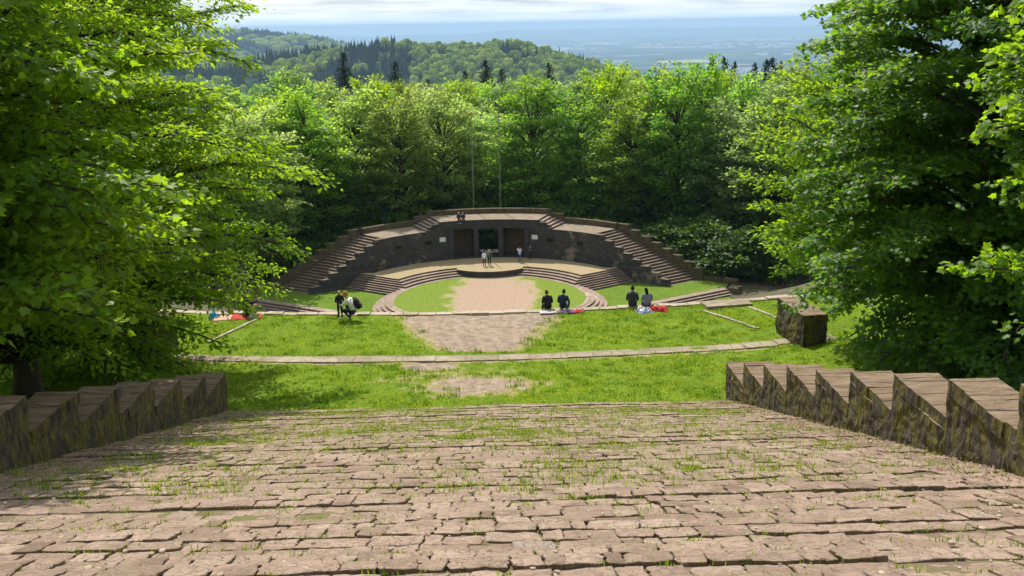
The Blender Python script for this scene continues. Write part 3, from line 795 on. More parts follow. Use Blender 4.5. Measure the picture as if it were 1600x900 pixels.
# door surrounds: pilasters stand 12 cm proud
for x0, x1 in ((-4.75, -4.25), (-1.82, -1.3), (1.08, 1.6), (4.15, 4.65)):
    mb = MB(); mb.sector(ax(x1), ax(x0), RW - .12, RW - .003, .7, 4.15, 2); attach(mb, 'pilaster', M['wall_plain'], sb)
aE = math.degrees(math.atan2(11.62, 11.86))                    # where the wing stair starts
for s in (1, -1):
    sec = (lambda a0, a1: (a0, a1)) if s > 0 else (lambda a0, a1: (180 - a1, 180 - a0))
    mb = MB()
    aT = ax(7.35)
    # terraces
    mb.sector(*sec(aE, aT), RW, RB, -1, ZS, 12, 0, 1)
    # flight of five steps between the side terrace and the middle one
    attach(mb, 'side_wall', [M['wall'], M['terrace']], sb)
    mb = MB(); xs_ = np.linspace(7.35, 5.75, 5)
    for k in range(4):
        mb.sector(*sec(ax(xs_[k]), ax(xs_[k + 1])), RW + .45, RB, -.9, ZS + .2 * (k + 1), 2, 1, 0)
    attach(mb, 'terrace_steps', [M['tread'], M['riser']], sb)
    mb = MB()
    mb.sector(*sec(ax(7.35), ax(6.55)), RW, RW + .447, -.95, ZS + .1, 2); mb.sector(*sec(ax(6.55), ax(5.75)), RW, RW + .447, -.95, ZS + .72, 2)
    attach(mb, 'flank_wall', [M['wall_plain']], sb)
    # back parapet of the side terrace, stepping up to the middle
    mb = MB()
    mb.sector(*sec(aE + .3, ax(8.95, 20.9)), RB + .003, RB + .6, -3, ZS + .62, 12, 0, 1); mb.sector(*sec(ax(8.95, 20.9), ax(7.5, 20.9)), RB + .003, RB + .6, -3, ZS + 1.12, 3, 0, 1)
    attach(mb, 'back_parapet', [M['red_wall'], M['red_wall']], sb)
    # wall slots as flat plates, their inner shade painted black, and the pale notice boards
    for xs0 in (7.1, 10.45):
        mb = MB(); a_ = ax(xs0); mb.sector(*sec(a_ - 1.55, a_ + 1.55), RW - .012, RW - .004, 2.72, 3.12, 2); attach(mb, 'slot', M['black'], sb)
    # winged stair
    S0 = Vector((11.86, OY + 11.62)); dw = Vector((.82, -.57)).normalized(); pw = Vector((math.cos(rad(aE)), math.sin(rad(aE))))
    L = 8.95; nst = 22
    T0, B0 = Vector((14.95, OY + 14.85)), Vector((23.75, OY + 9.1)); I1 = Vector((19.35, OY + 6.45))
    def at(u, v):
        k_ = u / L; i_ = S0.lerp(I1, k_); o_ = T0.lerp(B0, k_)
        w_ = (o_ - i_); p_ = i_ + w_ * (v / 4.0) if v > .6 else i_ + w_.normalized() * v
        return (s * p_.x, p_.y)
    wst = empty('wing_stairs', (0, 0, 0)); wst.parent = sb; wst.location = (0, -118.9, 0)
    for k in range(nst):
        u0, u1 = L * k / nst, L * (k + 1) / nst
        zt_ = ZS - (k + 1) * (ZS + .75) / nst + .0
        mb = MB(); mb.prism([at(u0 - (.0 if k == 0 else .0), .58), at(u1, .58), at(u1, 4.0), at(u0, 4.0)], -1.2, zt_, 1, 0)
        mb.build('step', [M['tread_dull'], M['riser']], wst)
    for nm, v0, v1, dz, mt in (('inner_parapet', 0, .575, -.02, M['wall']), ('outer_parapet', 4.003, 4.55, .5, M['red_wall'])):
        ip = empty(nm); ip.parent = sb; ip.location = (0, -118.9, 0)
        for k in range(8):
            u0, u1 = L * k / 8 + (.004 if k else .0), L * (k + 1) / 8 + (.12 if k == 7 else 0)
            mb = MB(); j = .02 * (k % 2)
            mb.prism([at(u0, v0 - j), at(u1, v0 - j), at(u1, v1 + j * .1), at(u0, v1 + j * .1)], -1.3, ZS + dz - .6 * k, 0, 1)
            mb.build('parapet_block', [mt, M['tread_dull'] if nm == 'inner_parapet' else M['red_wall']], ip)
    # low wall running on from the foot of the outer parapet
    mb = MB(); mb.prism([(s * x_, y_) for x_, y_ in ((24.1, 111.3), (26.9, 108.5), (27.4, 108.95), (24.75, 111.9))], -2.3, -.15, 0, 0); attach(mb, 'low_wall', [M['red_wall']], sb)
# leave the passage open below: the parapet over it starts at the lintel
mb = MB()
mb.sector(ax(7.5, 20.9), ax(1.03), RB + .003, RB + .62, -3, ZC + .58, 10); mb.sector(ax(-1.25), ax(-7.5, 20.9), RB + .003, RB + .62, -3, ZC + .58, 10)
mb.sector(ax(1.03), ax(-1.25), RB + .003, RB + .62, 4.2, ZC + .58, 5, closed_bottom=True)
attach(mb, 'back_parapet', [M['red_wall']], sb)

def notice(x, z, label):
    a_ = rad(ax(x)); e = empty('notice_board', ((RW - .05) * math.cos(a_), OY + (RW - .05) * math.sin(a_), z)); e.rotation_euler = (0, 0, a_ + math.pi / 2 + math.pi)
    mb = MB(); mb.box(-.36, .36, -.03, .03, -.26, .26); mb.build('board', M['white'], e)
    tag(e, label, 'notice board')
notice(-5.5, 3.15, 'small white notice board on the dark wall left of the left doorway')
notice(5.35, 3.2, 'small white notice board on the dark wall right of the right doorway')

# flagpoles behind the stage
def flagpole(x, y, label):
    e = empty('flagpole', (x, y, -1.4)); tag(e, label, 'flagpole')
    mb = MB(); mb.tube([(0, 0, 0), (0, 0, 9), (0, 0, 18.6)], [.10, .08, .05], 10); mb.build('pole', M['pole'], e)
    mb = MB(); mb.ellipsoid((0, 0, 18.66), (.1, .1, .1)); mb.build('finial', M['pole'], e)
    mb = MB(); mb.box(-.3, .3, -.3, .3, -.5, .25); mb.build('footing', M['kerb'], e)
flagpole(-1.85, 124.6, 'left one of two tall bare flagpoles behind the stage')
flagpole(1.45, 124.6, 'right one of two tall bare flagpoles behind the stage')
# ------------------------------------------------------------------ trees
LEAF_SIMPLE = (np.array([(0, 0, 0), (.35, .30, .06), (.72, .20, .03), (1, 0, -.10), (.72, -.20, .03), (.35, -.30, .06)]), [[0, 1, 2, 3], [0, 3, 4, 5]])
_mp = [(0, 0), (.10, .30), (.02, .52), (.32, .42), (.50, .62), (.60, .30), (1.0, .0), (.60, -.30), (.50, -.62), (.32, -.42), (.02, -.52), (.10, -.30)]
LEAF_MAPLE = (np.array([(x, y, .05 - .22 * abs(y) - .12 * x * x) for x, y in _mp]), [[0, 1, 2, 3, 4, 5, 6], [0, 6, 7, 8, 9, 10, 11]])
LEAF_CLUMP = (np.array([(0, 0, 0), (.45, .34, .10), (1, .05, -.08), (.5, -.36, .05)]), [[0, 1, 2, 3]])

def leaves_np(P_, dirs, size, rng, leaf, tilt=.45, droop=.25):
    """place one leaf at every point, blade roughly level, tip along dirs"""
    n = len(P_); tv, tf = leaf
    d = dirs + rng.normal(0, .55, (n, 3)); d[:, 2] -= droop
    d /= np.linalg.norm(d, axis=1)[:, None] + 1e-9
    up_ = np.array([0, 0, 1.]) + rng.normal(0, tilt, (n, 3))
    s_ = np.cross(up_, d); s_ /= np.linalg.norm(s_, axis=1)[:, None] + 1e-9
    u_ = np.cross(d, s_)
    sz = (size * rng.uniform(.65, 1.25, n))[:, None]
    k = len(tv)
    V_ = (P_[:, None, :] + (d * sz)[:, None, :] * tv[None, :, 0:1] + (s_ * sz)[:, None, :] * tv[None, :, 1:2] + (u_ * sz)[:, None, :] * tv[None, :, 2:3]).reshape(-1, 3)
    base = np.arange(n)[:, None] * k
    fl_ = np.array([i for f in tf for i in f]); L_ = (base + fl_[None, :]).ravel()
    off = np.cumsum([0] + [len(f) for f in tf])[:-1]
    S_ = (np.arange(n)[:, None] * len(fl_) + off[None, :]).ravel()
    return V_, S_, L_

def make_tree(seed, H, cz, rx, rz, nb, leaf, size, lps, mats, trunk_r=.3, sec_den=2.2, twig=.55, droop=.1, flat=.45, low=-.8, trunk_top=.72, tdroop=.25, secl=.26, bare=.25, lump=.2, rise=.45):
    """crown = ellipsoid (centre height cz, radii rx, rz) with lumps and notches; every bough grows from the trunk to a
    point near its surface, with side shoots and leaves along it. low = how far down the crown goes (-1 = all the way)"""
    rng = np.random.default_rng(seed); rs = random.Random(seed)
    wood = MB()
    def tr(z): return Vector((.30 * math.sin(z * .33 + seed), .28 * math.cos(z * .29 + seed * 2), z))
    zt = H * trunk_top; fr = np.linspace(0, 1, 12)
    wood.tube([tr(zt * f) for f in fr], [trunk_r * (1.35 if f == 0 else 1) * (1 - .85 * f) + .015 for f in fr], 8)
    LP = []; LD = []; LT = []
    for i in range(nb):
        ct_ = low + (1 - low) * ((i + rs.random()) / nb); az_ = i * 2.39996 + rs.uniform(-.4, .4)
        st_ = math.sqrt(max(0, 1 - ct_ * ct_))
        dv = Vector((math.cos(az_) * st_, math.sin(az_) * st_, ct_))
        k_ = (1 + lump * 1.6 * noise.noise(dv * 1.7 + Vector((seed, 0, 0))) + lump * .8 * noise.noise(dv * 4 + Vector((0, seed, 0)))) * rs.uniform(.80, 1.06)
        tgt = Vector((dv.x * rx * k_, dv.y * rx * k_, cz + dv.z * rz * k_))
        hd = math.hypot(tgt.x, tgt.y)
        zs = min(max(tgt.z - rise * hd - rs.uniform(.05, .2) * rz, H * .10), zt * .98)
        S_ = tr(zs); D_ = tgt - S_; ln = D_.length
        if ln < .6: continue
        hor = Vector((math.cos(az_), math.sin(az_), 0)); side = Vector((-math.sin(az_), math.cos(az_), 0))
        w1 = rs.uniform(-.10, .10) * ln; sag = rs.uniform(.06, .16) * ln
        def bp(t): return S_ + D_ * t + side * (w1 * math.sin(t * 2.8)) + Vector((0, 0, sag * math.sin(math.pi * t) - droop * ln * t * t * max(0, 1 - .9 * max(0, ct_))))
        tt = np.linspace(0, 1, 8); r0_ = max(.02, .019 * ln)
        wood.tube([bp(t) for t in tt], [r0_ * (1 - .85 * t) + .004 for t in tt], 5)
        ct = rng.normal(0, .15); ns = max(3, int(ln * sec_den))
        for j in range(ns):
            t = bare + (1 - bare) * ((j + rs.random()) / ns) ** .85
            p = bp(t); tan = (bp(min(1, t + .05)) - bp(max(0, t - .05))).normalized()
            sg = 1 if j % 2 else -1
            sd_ = (tan * rs.uniform(.35, .9) + side * sg * rs.uniform(.4, 1.) + Vector((0, 0, rs.uniform(-.15, .35)))).normalized()
            if t > .9: sd_ = (tan + side * sg * .3).normalized()
            sl_ = min(max(secl * ln * (1.2 - .7 * t) * rs.uniform(.6, 1.3), twig), 2.8)
            q1 = p + sd_ * sl_ * .5 + Vector((0, 0, .02)); q2 = p + sd_ * sl_ - Vector((0, 0, sl_ * tdroop * .6))
            wood.tube([p, q1, q2], [r0_ * .28 * (1 - t * .6) + .004, r0_ * .16 + .003, .003], 3, cap=False)
            npt = max(2, int(sl_ / twig * 3)); cts = ct + rng.normal(0, .10)
            for m_ in range(npt):
                s = .2 + .8 * (m_ + .5) / npt
                c_ = p.lerp(q1, s * 2) if s < .5 else q1.lerp(q2, s * 2 - 1)
                k = max(1, int(lps * rs.uniform(.6, 1.4))); spread = twig * .5
                off = rng.normal(0, 1, (k, 3)) * spread * np.array([1, 1, flat])
                LP.append(np.array(c_)[None, :] + off)
                LD.append(np.repeat(np.array(sd_)[None, :], k, 0) + off / (spread * 2))
                LT.append(np.full(k, .5 + cts) + rng.normal(0, .14, k))
    P_ = np.concatenate(LP); D_ = np.concatenate(LD); T_ = np.clip(np.concatenate(LT), 0, 1)
    V_, S_, L_ = leaves_np(P_, D_, size, rng, leaf, droop=tdroop)
    lm = np_mesh('foliage', V_, S_, L_, mats[1], {'tint': np.repeat(T_, len(leaf[0]))})
    wm_o = wood.build('trunk', mats[0]); wm = wm_o.data; bpy.data.objects.remove(wm_o)
    return wm, lm, len(P_)

def place_tree(name, wm, lm, loc, rz, sc, label, cat='tree', group=None):
    e = empty(name, loc, rz); e.scale = sc if isinstance(sc, tuple) else (sc,) * 3
    tag(e, label, cat, group)
    link('trunk', wm, e); link('crown', lm, e)
    return e
GZ = lambda x, y: float(ground_z(x, y))

# --- near trees, each its own mesh
NEAR = dict(sec_den=2.4, twig=.42, droop=.14, flat=.3, tdroop=.35, rise=.30, trunk_top=.85, lump=.19)
nl = 0
for name, seed, H, cz, rx, rz, nb, leaf, size, lps, mt, loc, rz_, label in (
    ('lime_tree', 21, 17, 8.2, 5.8, 9.0, 200, LEAF_SIMPLE, .165, 9, 'leaf_lime', (-13.0, 32.5, 16.2), 40, 'broad bright lime tree with drooping sprays left of the lawn, behind the stepped wall'),
    ('maple_tree', 33, 14, 7.6, 5.2, 6.8, 200, LEAF_MAPLE, .165, 7, 'leaf_maple', (-11.6, 18.6, 19.2), 10, 'near maple with large lobed leaves filling the upper left corner'),
    ('lime_tree', 45, 15, 7.6, 5.0, 7.8, 150, LEAF_SIMPLE, .16, 8, 'leaf_lime', (-12.0, 25.3, 17.8), 70, 'fresh green lime between the near lobed-leaf maple and the drooping lime, above the left wall'),
    ('maple_tree', 58, 17, 7.9, 6.5, 9.0, 220, LEAF_MAPLE, .155, 9, 'leaf_dark', (16.0, 30.6, 16.6), 75, 'tall dark maple with low sweeping boughs right of the lawn'),
    ('maple_tree', 64, 14, 7.4, 4.6, 6.6, 170, LEAF_MAPLE, .16, 7, 'leaf_maple', (14.6, 18.5, 19.6), 200, 'near maple reaching in from the right edge above the stepped wall'),
):
    wm, lm, k = make_tree(seed, H, cz, rx, rz, nb, leaf, size, lps, (M['bark'], M[mt]), .34, low={58: -.97, 33: -.6, 21: -.93}.get(seed, -.75), **NEAR); nl += k; print(name, k)
    place_tree(name, wm, lm, loc, rad(rz_), 1, label)
for seed, loc, label in ((71, (22.0, 60, 9.0), 'sunlit yellow-green lime between the dark maple and the forest'), (77, (-24.5, 62, 9.5), 'green lime standing beyond the lawn on the left, behind the drooping one')):
    wm, lm, k = make_tree(seed, 19, 10, 5.6, 9.0, 130, LEAF_SIMPLE, .30, 4, (M['bark_pale'], M['leaf_lime']), .3, 2.0, .55, .1, .4); nl += k; print('lime2', k)
    place_tree('lime_tree', wm, lm, loc, 0, 1, label)

# --- woodland: a few kinds, copied
WOOD = []
for s_, H_, cz_, r_, rz_, nb_, lo_ in ((101, 24, 13, 6.3, 10.8, 110, -.92), (102, 24, 12.5, 5.0, 11.3, 96, -.95), (103, 24, 14.5, 6.0, 9.4, 96, -.85), (104, 24, 13, 6.8, 10.8, 115, -.9), (105, 24, 12.5, 4.4, 11.3, 86, -.95), (106, 24, 13, 5.6, 10.8, 100, -.92)):
    wm, lm, k = make_tree(s_, H_, cz_, r_, rz_, nb_, LEAF_CLUMP, .50, 5, (M['bark'], M['leaf_wood']), .38, 1.25, .8, .05, .5, lo_, secl=.3, bare=.35, lump=.24, rise=.45)
    WOOD.append((wm, lm)); nl += k; print('wood', k)
SHRUB = []
for s_ in (201, 202, 203):
    wm, lm, k = make_tree(s_, 5, 2.4, 2.6, 2.6, 46, LEAF_CLUMP, .36, 5, (M['bark'], M['leaf_shrub']), .1, 2.2, .5, .05, .5, -.8, secl=.35, lump=.3, rise=.3, bare=.2)
    SHRUB.append((wm, lm))
def make_conifer(seed, H, r):
    """tiers of drooping boughs round a straight stem, thinning to a leader"""
    rng = np.random.default_rng(seed); rs = random.Random(seed); wood = MB()
    wood.tube([(0, 0, 0), (0, 0, H * .5), (0, 0, H * .985)], [.34, .19, .02], 7); LP = []; LD = []; z = H * .25
    while z < H - .2:
        f = z / H; base_ = r * min(1, (1 - f) * 1.5) ** .9
        for j in range(6 if f < .9 else 4):
            a = j * 1.047 + z * 2.1 + rs.uniform(-.3, .3); ln = base_ * rs.uniform(.5, 1.2) + .12
            for s in np.linspace(.1, 1, max(2, int(ln * 3.2))):
                c_ = np.array([math.cos(a) * ln * s, math.sin(a) * ln * s, z - .30 * ln * s * s + .12 * ln * s])
                k = 4; LP.append(c_[None] + rng.normal(0, 1, (k, 3)) * np.array([.16, .16, .06]) * min(1, .4 + ln * .3)); LD.append(np.repeat(np.array([[math.cos(a), math.sin(a), -.25]]), k, 0))
        z += rs.uniform(.55, .85) * (1 - .55 * f)
    LP.append(np.array([[0, 0, H - .5], [0, 0, H - .3], [0, 0, H - .15]])); LD.append(np.array([[.1, 0, 1.]] * 3))
    P_ = np.concatenate(LP); D_ = np.concatenate(LD)
    V_, S_, L_ = leaves_np(P_, D_, .40, rng, LEAF_CLUMP, .35, .15)
    lm = np_mesh('needles', V_, S_, L_, M['needle'], {'tint': np.repeat(rng.uniform(0, 1, len(P_)), 4)})
    o_ = wood.build('trunk', M['bark']); wm = o_.data; bpy.data.objects.remove(o_); return wm, lm
CONI = [make_conifer(5, 30, 5.6), make_conifer(6, 30, 4.6)]

def px_at(px, Y):
    """world x seen at photo column px when standing Y metres down the axis"""
    return .5 + (px - 763) / 1640. * Y * 1.0
def wood_tree(kind, px, Y, top, label, group='trees of the forest behind the stage', name='forest_tree', wide=1.):
    """top = photo row of the crown's top"""
    x = px_at(px, Y); g_ = GZ(x, Y)
    dep = P + math.atan((top - 450 + .0185 * (px - 763)) / 1600.)
    zt_ = CAM.z - Y * math.tan(dep); H0 = 24.2
    s = max(.45, (zt_ - g_) / H0)
    wm, lm = WOOD[kind]
    return place_tree(name, wm, lm, (x, Y, g_ - .2), random.uniform(0, 6.28), (s * wide * .5 + .5 * wide, s * wide * .5 + .5 * wide, s), label, 'tree', group)
FRONT = [   # kind, column, distance, top row, label
 (3, 470, 128, 150, 'leafy forest tree just right of the drooping lime, left of the stage stairs'),
 (1, 545, 133, 140, 'pale green feathery tree rising above the left wing stairs'),
 (2, 612, 130, 158, 'oak with a dark forked trunk behind the left wing of the stage'),
 (0, 683, 136, 150, 'fresh green tree behind the left step of the stage parapet'),
 (4, 742, 140, 150, 'slim tree rising directly behind the left flagpole'),
 (0, 832, 134, 130, 'large round-crowned tree right of the right flagpole'),
 (1, 905, 138, 150, 'light green tree behind the right side terrace of the stage'),
 (2, 985, 132, 165, 'forest tree above the upper end of the right wing stairs'),
 (0, 1060, 131, 118, 'tall oak with a clear straight trunk above the right wing stairs'),
 (5, 1140, 128, 150, 'olive-brown tinged tree beyond the foot of the right wing stairs'),
 (3, 1215, 122, 135, 'yellow-green tree at the forest edge left of the tall dark maple'),
 (1, 1290, 126, 140, 'forest tree partly hidden by the tall dark maple'),
 (5, 425, 126, 165, 'forest tree glimpsed through the left foliage'),
 (4, 787, 146, 158, 'narrow tree in the dark gap between the flagpoles and the round crown'),
]
for k_, px, Y_, tp_, lab in FRONT: wood_tree(k_, px, Y_, tp_, lab)
# second and third rows: only their tops show
SECOND = [
 (0, 450, 158, 118, 'tree top rising over the front row at the left end of the forest'),
 (5, 505, 165, 128, 'tree top second from the left end of the forest skyline'),
 (3, 585, 160, 132, 'broad tree top below the leftmost lone conifer'),
 (1, 650, 168, 138, 'yellowish tree top below the second lone conifer'),
 (4, 705, 160, 142, 'tree top below the clustered conifers'),
 (3, 780, 170, 134, 'tree top in the skyline just above the flagpoles'),
 (1, 885, 162, 128, 'tree top just right of the large round crown'),
 (0, 950, 158, 112, 'yellow-green tree top where the far hill meets the forest'),
 (4, 1020, 156, 88, 'highest slender tree top of the forest, standing against the blue plain'),
 (2, 1095, 160, 108, 'tree top below the row of small distant conifers'),
 (5, 1165, 158, 112, 'brownish tree top at the right of the skyline'),
 (0, 1245, 162, 112, 'tree top near the right end of the forest skyline'),
 (3, 1320, 160, 110, 'tree top beside the dark maple at the right end of the skyline'),
]
for k_, px, Y_, tp_, lab in SECOND: wood_tree(k_, px, Y_, tp_, lab)
rs = random.Random(5)
for i in range(58):                                   # deep rows that only fill the gaps between the others
    Y_ = rs.uniform(178, 250); px = 390 + 960 * ((i * .618) % 1) + rs.uniform(-15, 15)
    wood_tree(rs.randrange(6), px, Y_, 118 + rs.uniform(0, 22) + (12 if px < 900 else 0), 'green broadleaf tree deep in the forest, mostly hidden behind nearer crowns', 'deep forest trees')
rs = random.Random(8)
for i in range(64):                                   # undergrowth all along the back of the stage building
    px = 400 + 860 * ((i + rs.random() * .7) / 64)
    q_ = abs(px - 763) / 330.; Y_ = 127.5 - 10.5 * min(1.2, q_) ** 2 + (i % 4) * 4.2 + rs.uniform(-.5, 1.)
    x = px_at(px, Y_); sc_ = rs.uniform(.75, 1.3) * (1 + .18 * (i % 4)); wm, lm = SHRUB[i % 3]
    place_tree('shrub', wm, lm, (x, Y_, GZ(x, Y_) - .3), i * 1.3, (sc_ * 1.1, sc_ * 1.1, sc_), 'green undergrowth shrub, darkened for tree shade, between the stage building and the forest', 'shrub', 'undergrowth shrubs')
for i, (px, Y_, top) in enumerate([(330, 122, 190), (375, 118, 175), (300, 112, 210), (1330, 116, 150), (1390, 112, 170), (405, 136, 150), (350, 142, 140)]):
    wood_tree((0, 3, 5)[i % 3], px, Y_, top, 'forest tree behind the near trees at the side of the theatre', 'forest trees at the sides')
CN = [(535, 78, 240, 1.15, 'lone dark conifer above the forest at the left of the far hill'), (615, 94, 250, 1.15, 'dark conifer second from the left above the forest skyline'),
      (665, 121, 260, 1.04, 'small dark conifer top just right of the second one'), (725, 108, 250, 1.04, 'dark conifer at the left of the clustered three'), (757, 91, 245, 1.27, 'tallest dark conifer of the clustered three'),
      (782, 106, 255, 1.04, 'dark conifer at the right of the clustered three'), (856, 97, 250, 1.04, 'lone dark conifer below the right slope of the far hill')]
def conifer(px, top, Y_, wd_, lab, grp=None):
    x = px_at(px, Y_); g_ = GZ(x, Y_); dep = P + math.atan((top - 450 + .0185 * (px - 763)) / 1600.)
    s = (CAM.z - Y_ * math.tan(dep) - g_) / 30.; wm, lm = CONI[int(px) % 2]
    place_tree('conifer', wm, lm, (x, Y_, g_), px, (wd_ * s, wd_ * s, s), lab, 'conifer', grp)
for a_ in CN: conifer(*a_)
for px, tp_, wd_ in ((1112, 88, .8), (1132, 88, .9), (1148, 96, .8), (1180, 98, .8), (1199, 90, .9), (1209, 87, 1.), (1222, 95, .8), (1262, 99, .8), (1292, 96, .9)):
    conifer(px, tp_, 300, wd_, 'small pointed conifer in the row against the blue plain', 'distant conifer row')
print('leaves', nl)

# ------------------------------------------------------------------ people
def cloth(name, c, var=.15): 
    if name not in M: M[name] = plain_mat(name, c, .85, var, 30, .2)
    return M[name]
SKIN = cloth('skin', (.55, .33, .24), .06); cloth('shoe_dark', (.02, .02, .022)); cloth('shoe_light', (.6, .58, .55))
cloth('eye', (.03, .02, .02)); cloth('lip', (.42, .17, .14))
STAND = dict(pelvis=(0, 0, .94), waist=(0, 0, 1.07), chest=(0, .0, 1.28), neck=(0, -.01, 1.46), head=(0, .025, 1.63),
             hip=(.095, 0, .90), knee=(.105, .02, .49), ankle=(.11, -.02, .085), toe=(.125, .15, .035),
             shoulder=(.185, -.01, 1.405), elbow=(.235, -.04, 1.12), wrist=(.235, .05, .88), hand=(.23, .085, .79))
def pose(base=None, **kw):
    p = {}
    for k, v in (base or STAND).items():
        if k in ('hip', 'knee', 'ankle', 'toe', 'shoulder', 'elbow', 'wrist', 'hand'):
            p[k + 'R'] = v; p[k + 'L'] = (-v[0], v[1], v[2])
        else: p[k] = v
    p.update(kw); return p
SIT = pose(pelvis=(0, 0, .12), waist=(0, .0, .25), chest=(0, .05, .46), neck=(0, .06, .64), head=(0, .11, .80),
           hipR=(.1, .03, .11), kneeR=(.13, .44, .13), ankleR=(.13, .50, -.30), toeR=(.14, .66, -.36),
           hipL=(-.1, .03, .11), kneeL=(-.12, .44, .13), ankleL=(-.12, .52, -.30), toeL=(-.13, .68, -.36),
           shoulderR=(.185, .05, .585), elbowR=(.24, .07, .32), wristR=(.16, .28, .22), handR=(.12, .36, .21),
           shoulderL=(-.185, .05, .585), elbowL=(-.24, .07, .32), wristL=(-.16, .28, .22), handL=(-.12, .36, .21))
SQUAT = pose(pelvis=(0, -.12, .33), waist=(0, -.06, .46), chest=(0, .06, .64), neck=(0, .15, .80), head=(0, .23, .95),
             hipR=(.1, -.1, .32), kneeR=(.14, .30, .50), ankleR=(.13, .10, .09), toeR=(.15, .26, .035),
             hipL=(-.1, -.1, .32), kneeL=(-.14, .34, .40), ankleL=(-.13, .02, .10), toeL=(-.14, .18, .035),
             shoulderR=(.18, .10, .755), elbowR=(.22, .30, .60), wristR=(.12, .50, .62), handR=(.09, .58, .64),
             shoulderL=(-.18, .10, .755), elbowL=(-.22, .28, .58), wristL=(-.1, .48, .58), handL=(-.07, .56, .60))
KNEEL = pose(pelvis=(0, -.1, .24), waist=(0, -.08, .37), chest=(0, -.02, .57), neck=(0, .0, .75), head=(0, .05, .91),
             hipR=(.1, -.08, .22), kneeR=(.15, .34, .12), ankleR=(.10, -.10, .06), toeR=(.1, -.24, .04),
             hipL=(-.1, -.08, .22), kneeL=(-.15, .34, .12), ankleL=(-.10, -.10, .06), toeL=(-.1, -.24, .04),
             shoulderR=(.185, -.01, .69), elbowR=(.25, .14, .48), wristR=(.18, .36, .58), handR=(.16, .44, .63),
             shoulderL=(-.185, -.01, .69), elbowL=(-.24, .08, .44), wristL=(-.14, .27, .34), handL=(-.11, .35, .33))
BONES = [('pelvis', 'waist', 'top'), ('waist', 'chest', 'top'), ('chest', 'neck', 'top'), ('neck', 'head', 'skin')]
for s_ in 'RL':
    BONES += [('pelvis', 'hip' + s_, 'leg'), ('hip' + s_, 'knee' + s_, 'leg'), ('knee' + s_, 'ankle' + s_, 'leg'), ('ankle' + s_, 'toe' + s_, 'shoe'),
              ('chest', 'shoulder' + s_, 'top'), ('shoulder' + s_, 'elbow' + s_, 'top'), ('elbow' + s_, 'wrist' + s_, 'sleeve')]
RADII = dict(pelvis=.150, waist=.142, chest=.165, neck=.064, head=.05, hip=.10, knee=.066, ankle=.046, toe=.036, shoulder=.078, elbow=.055, wristx=.03, wrist=.03)
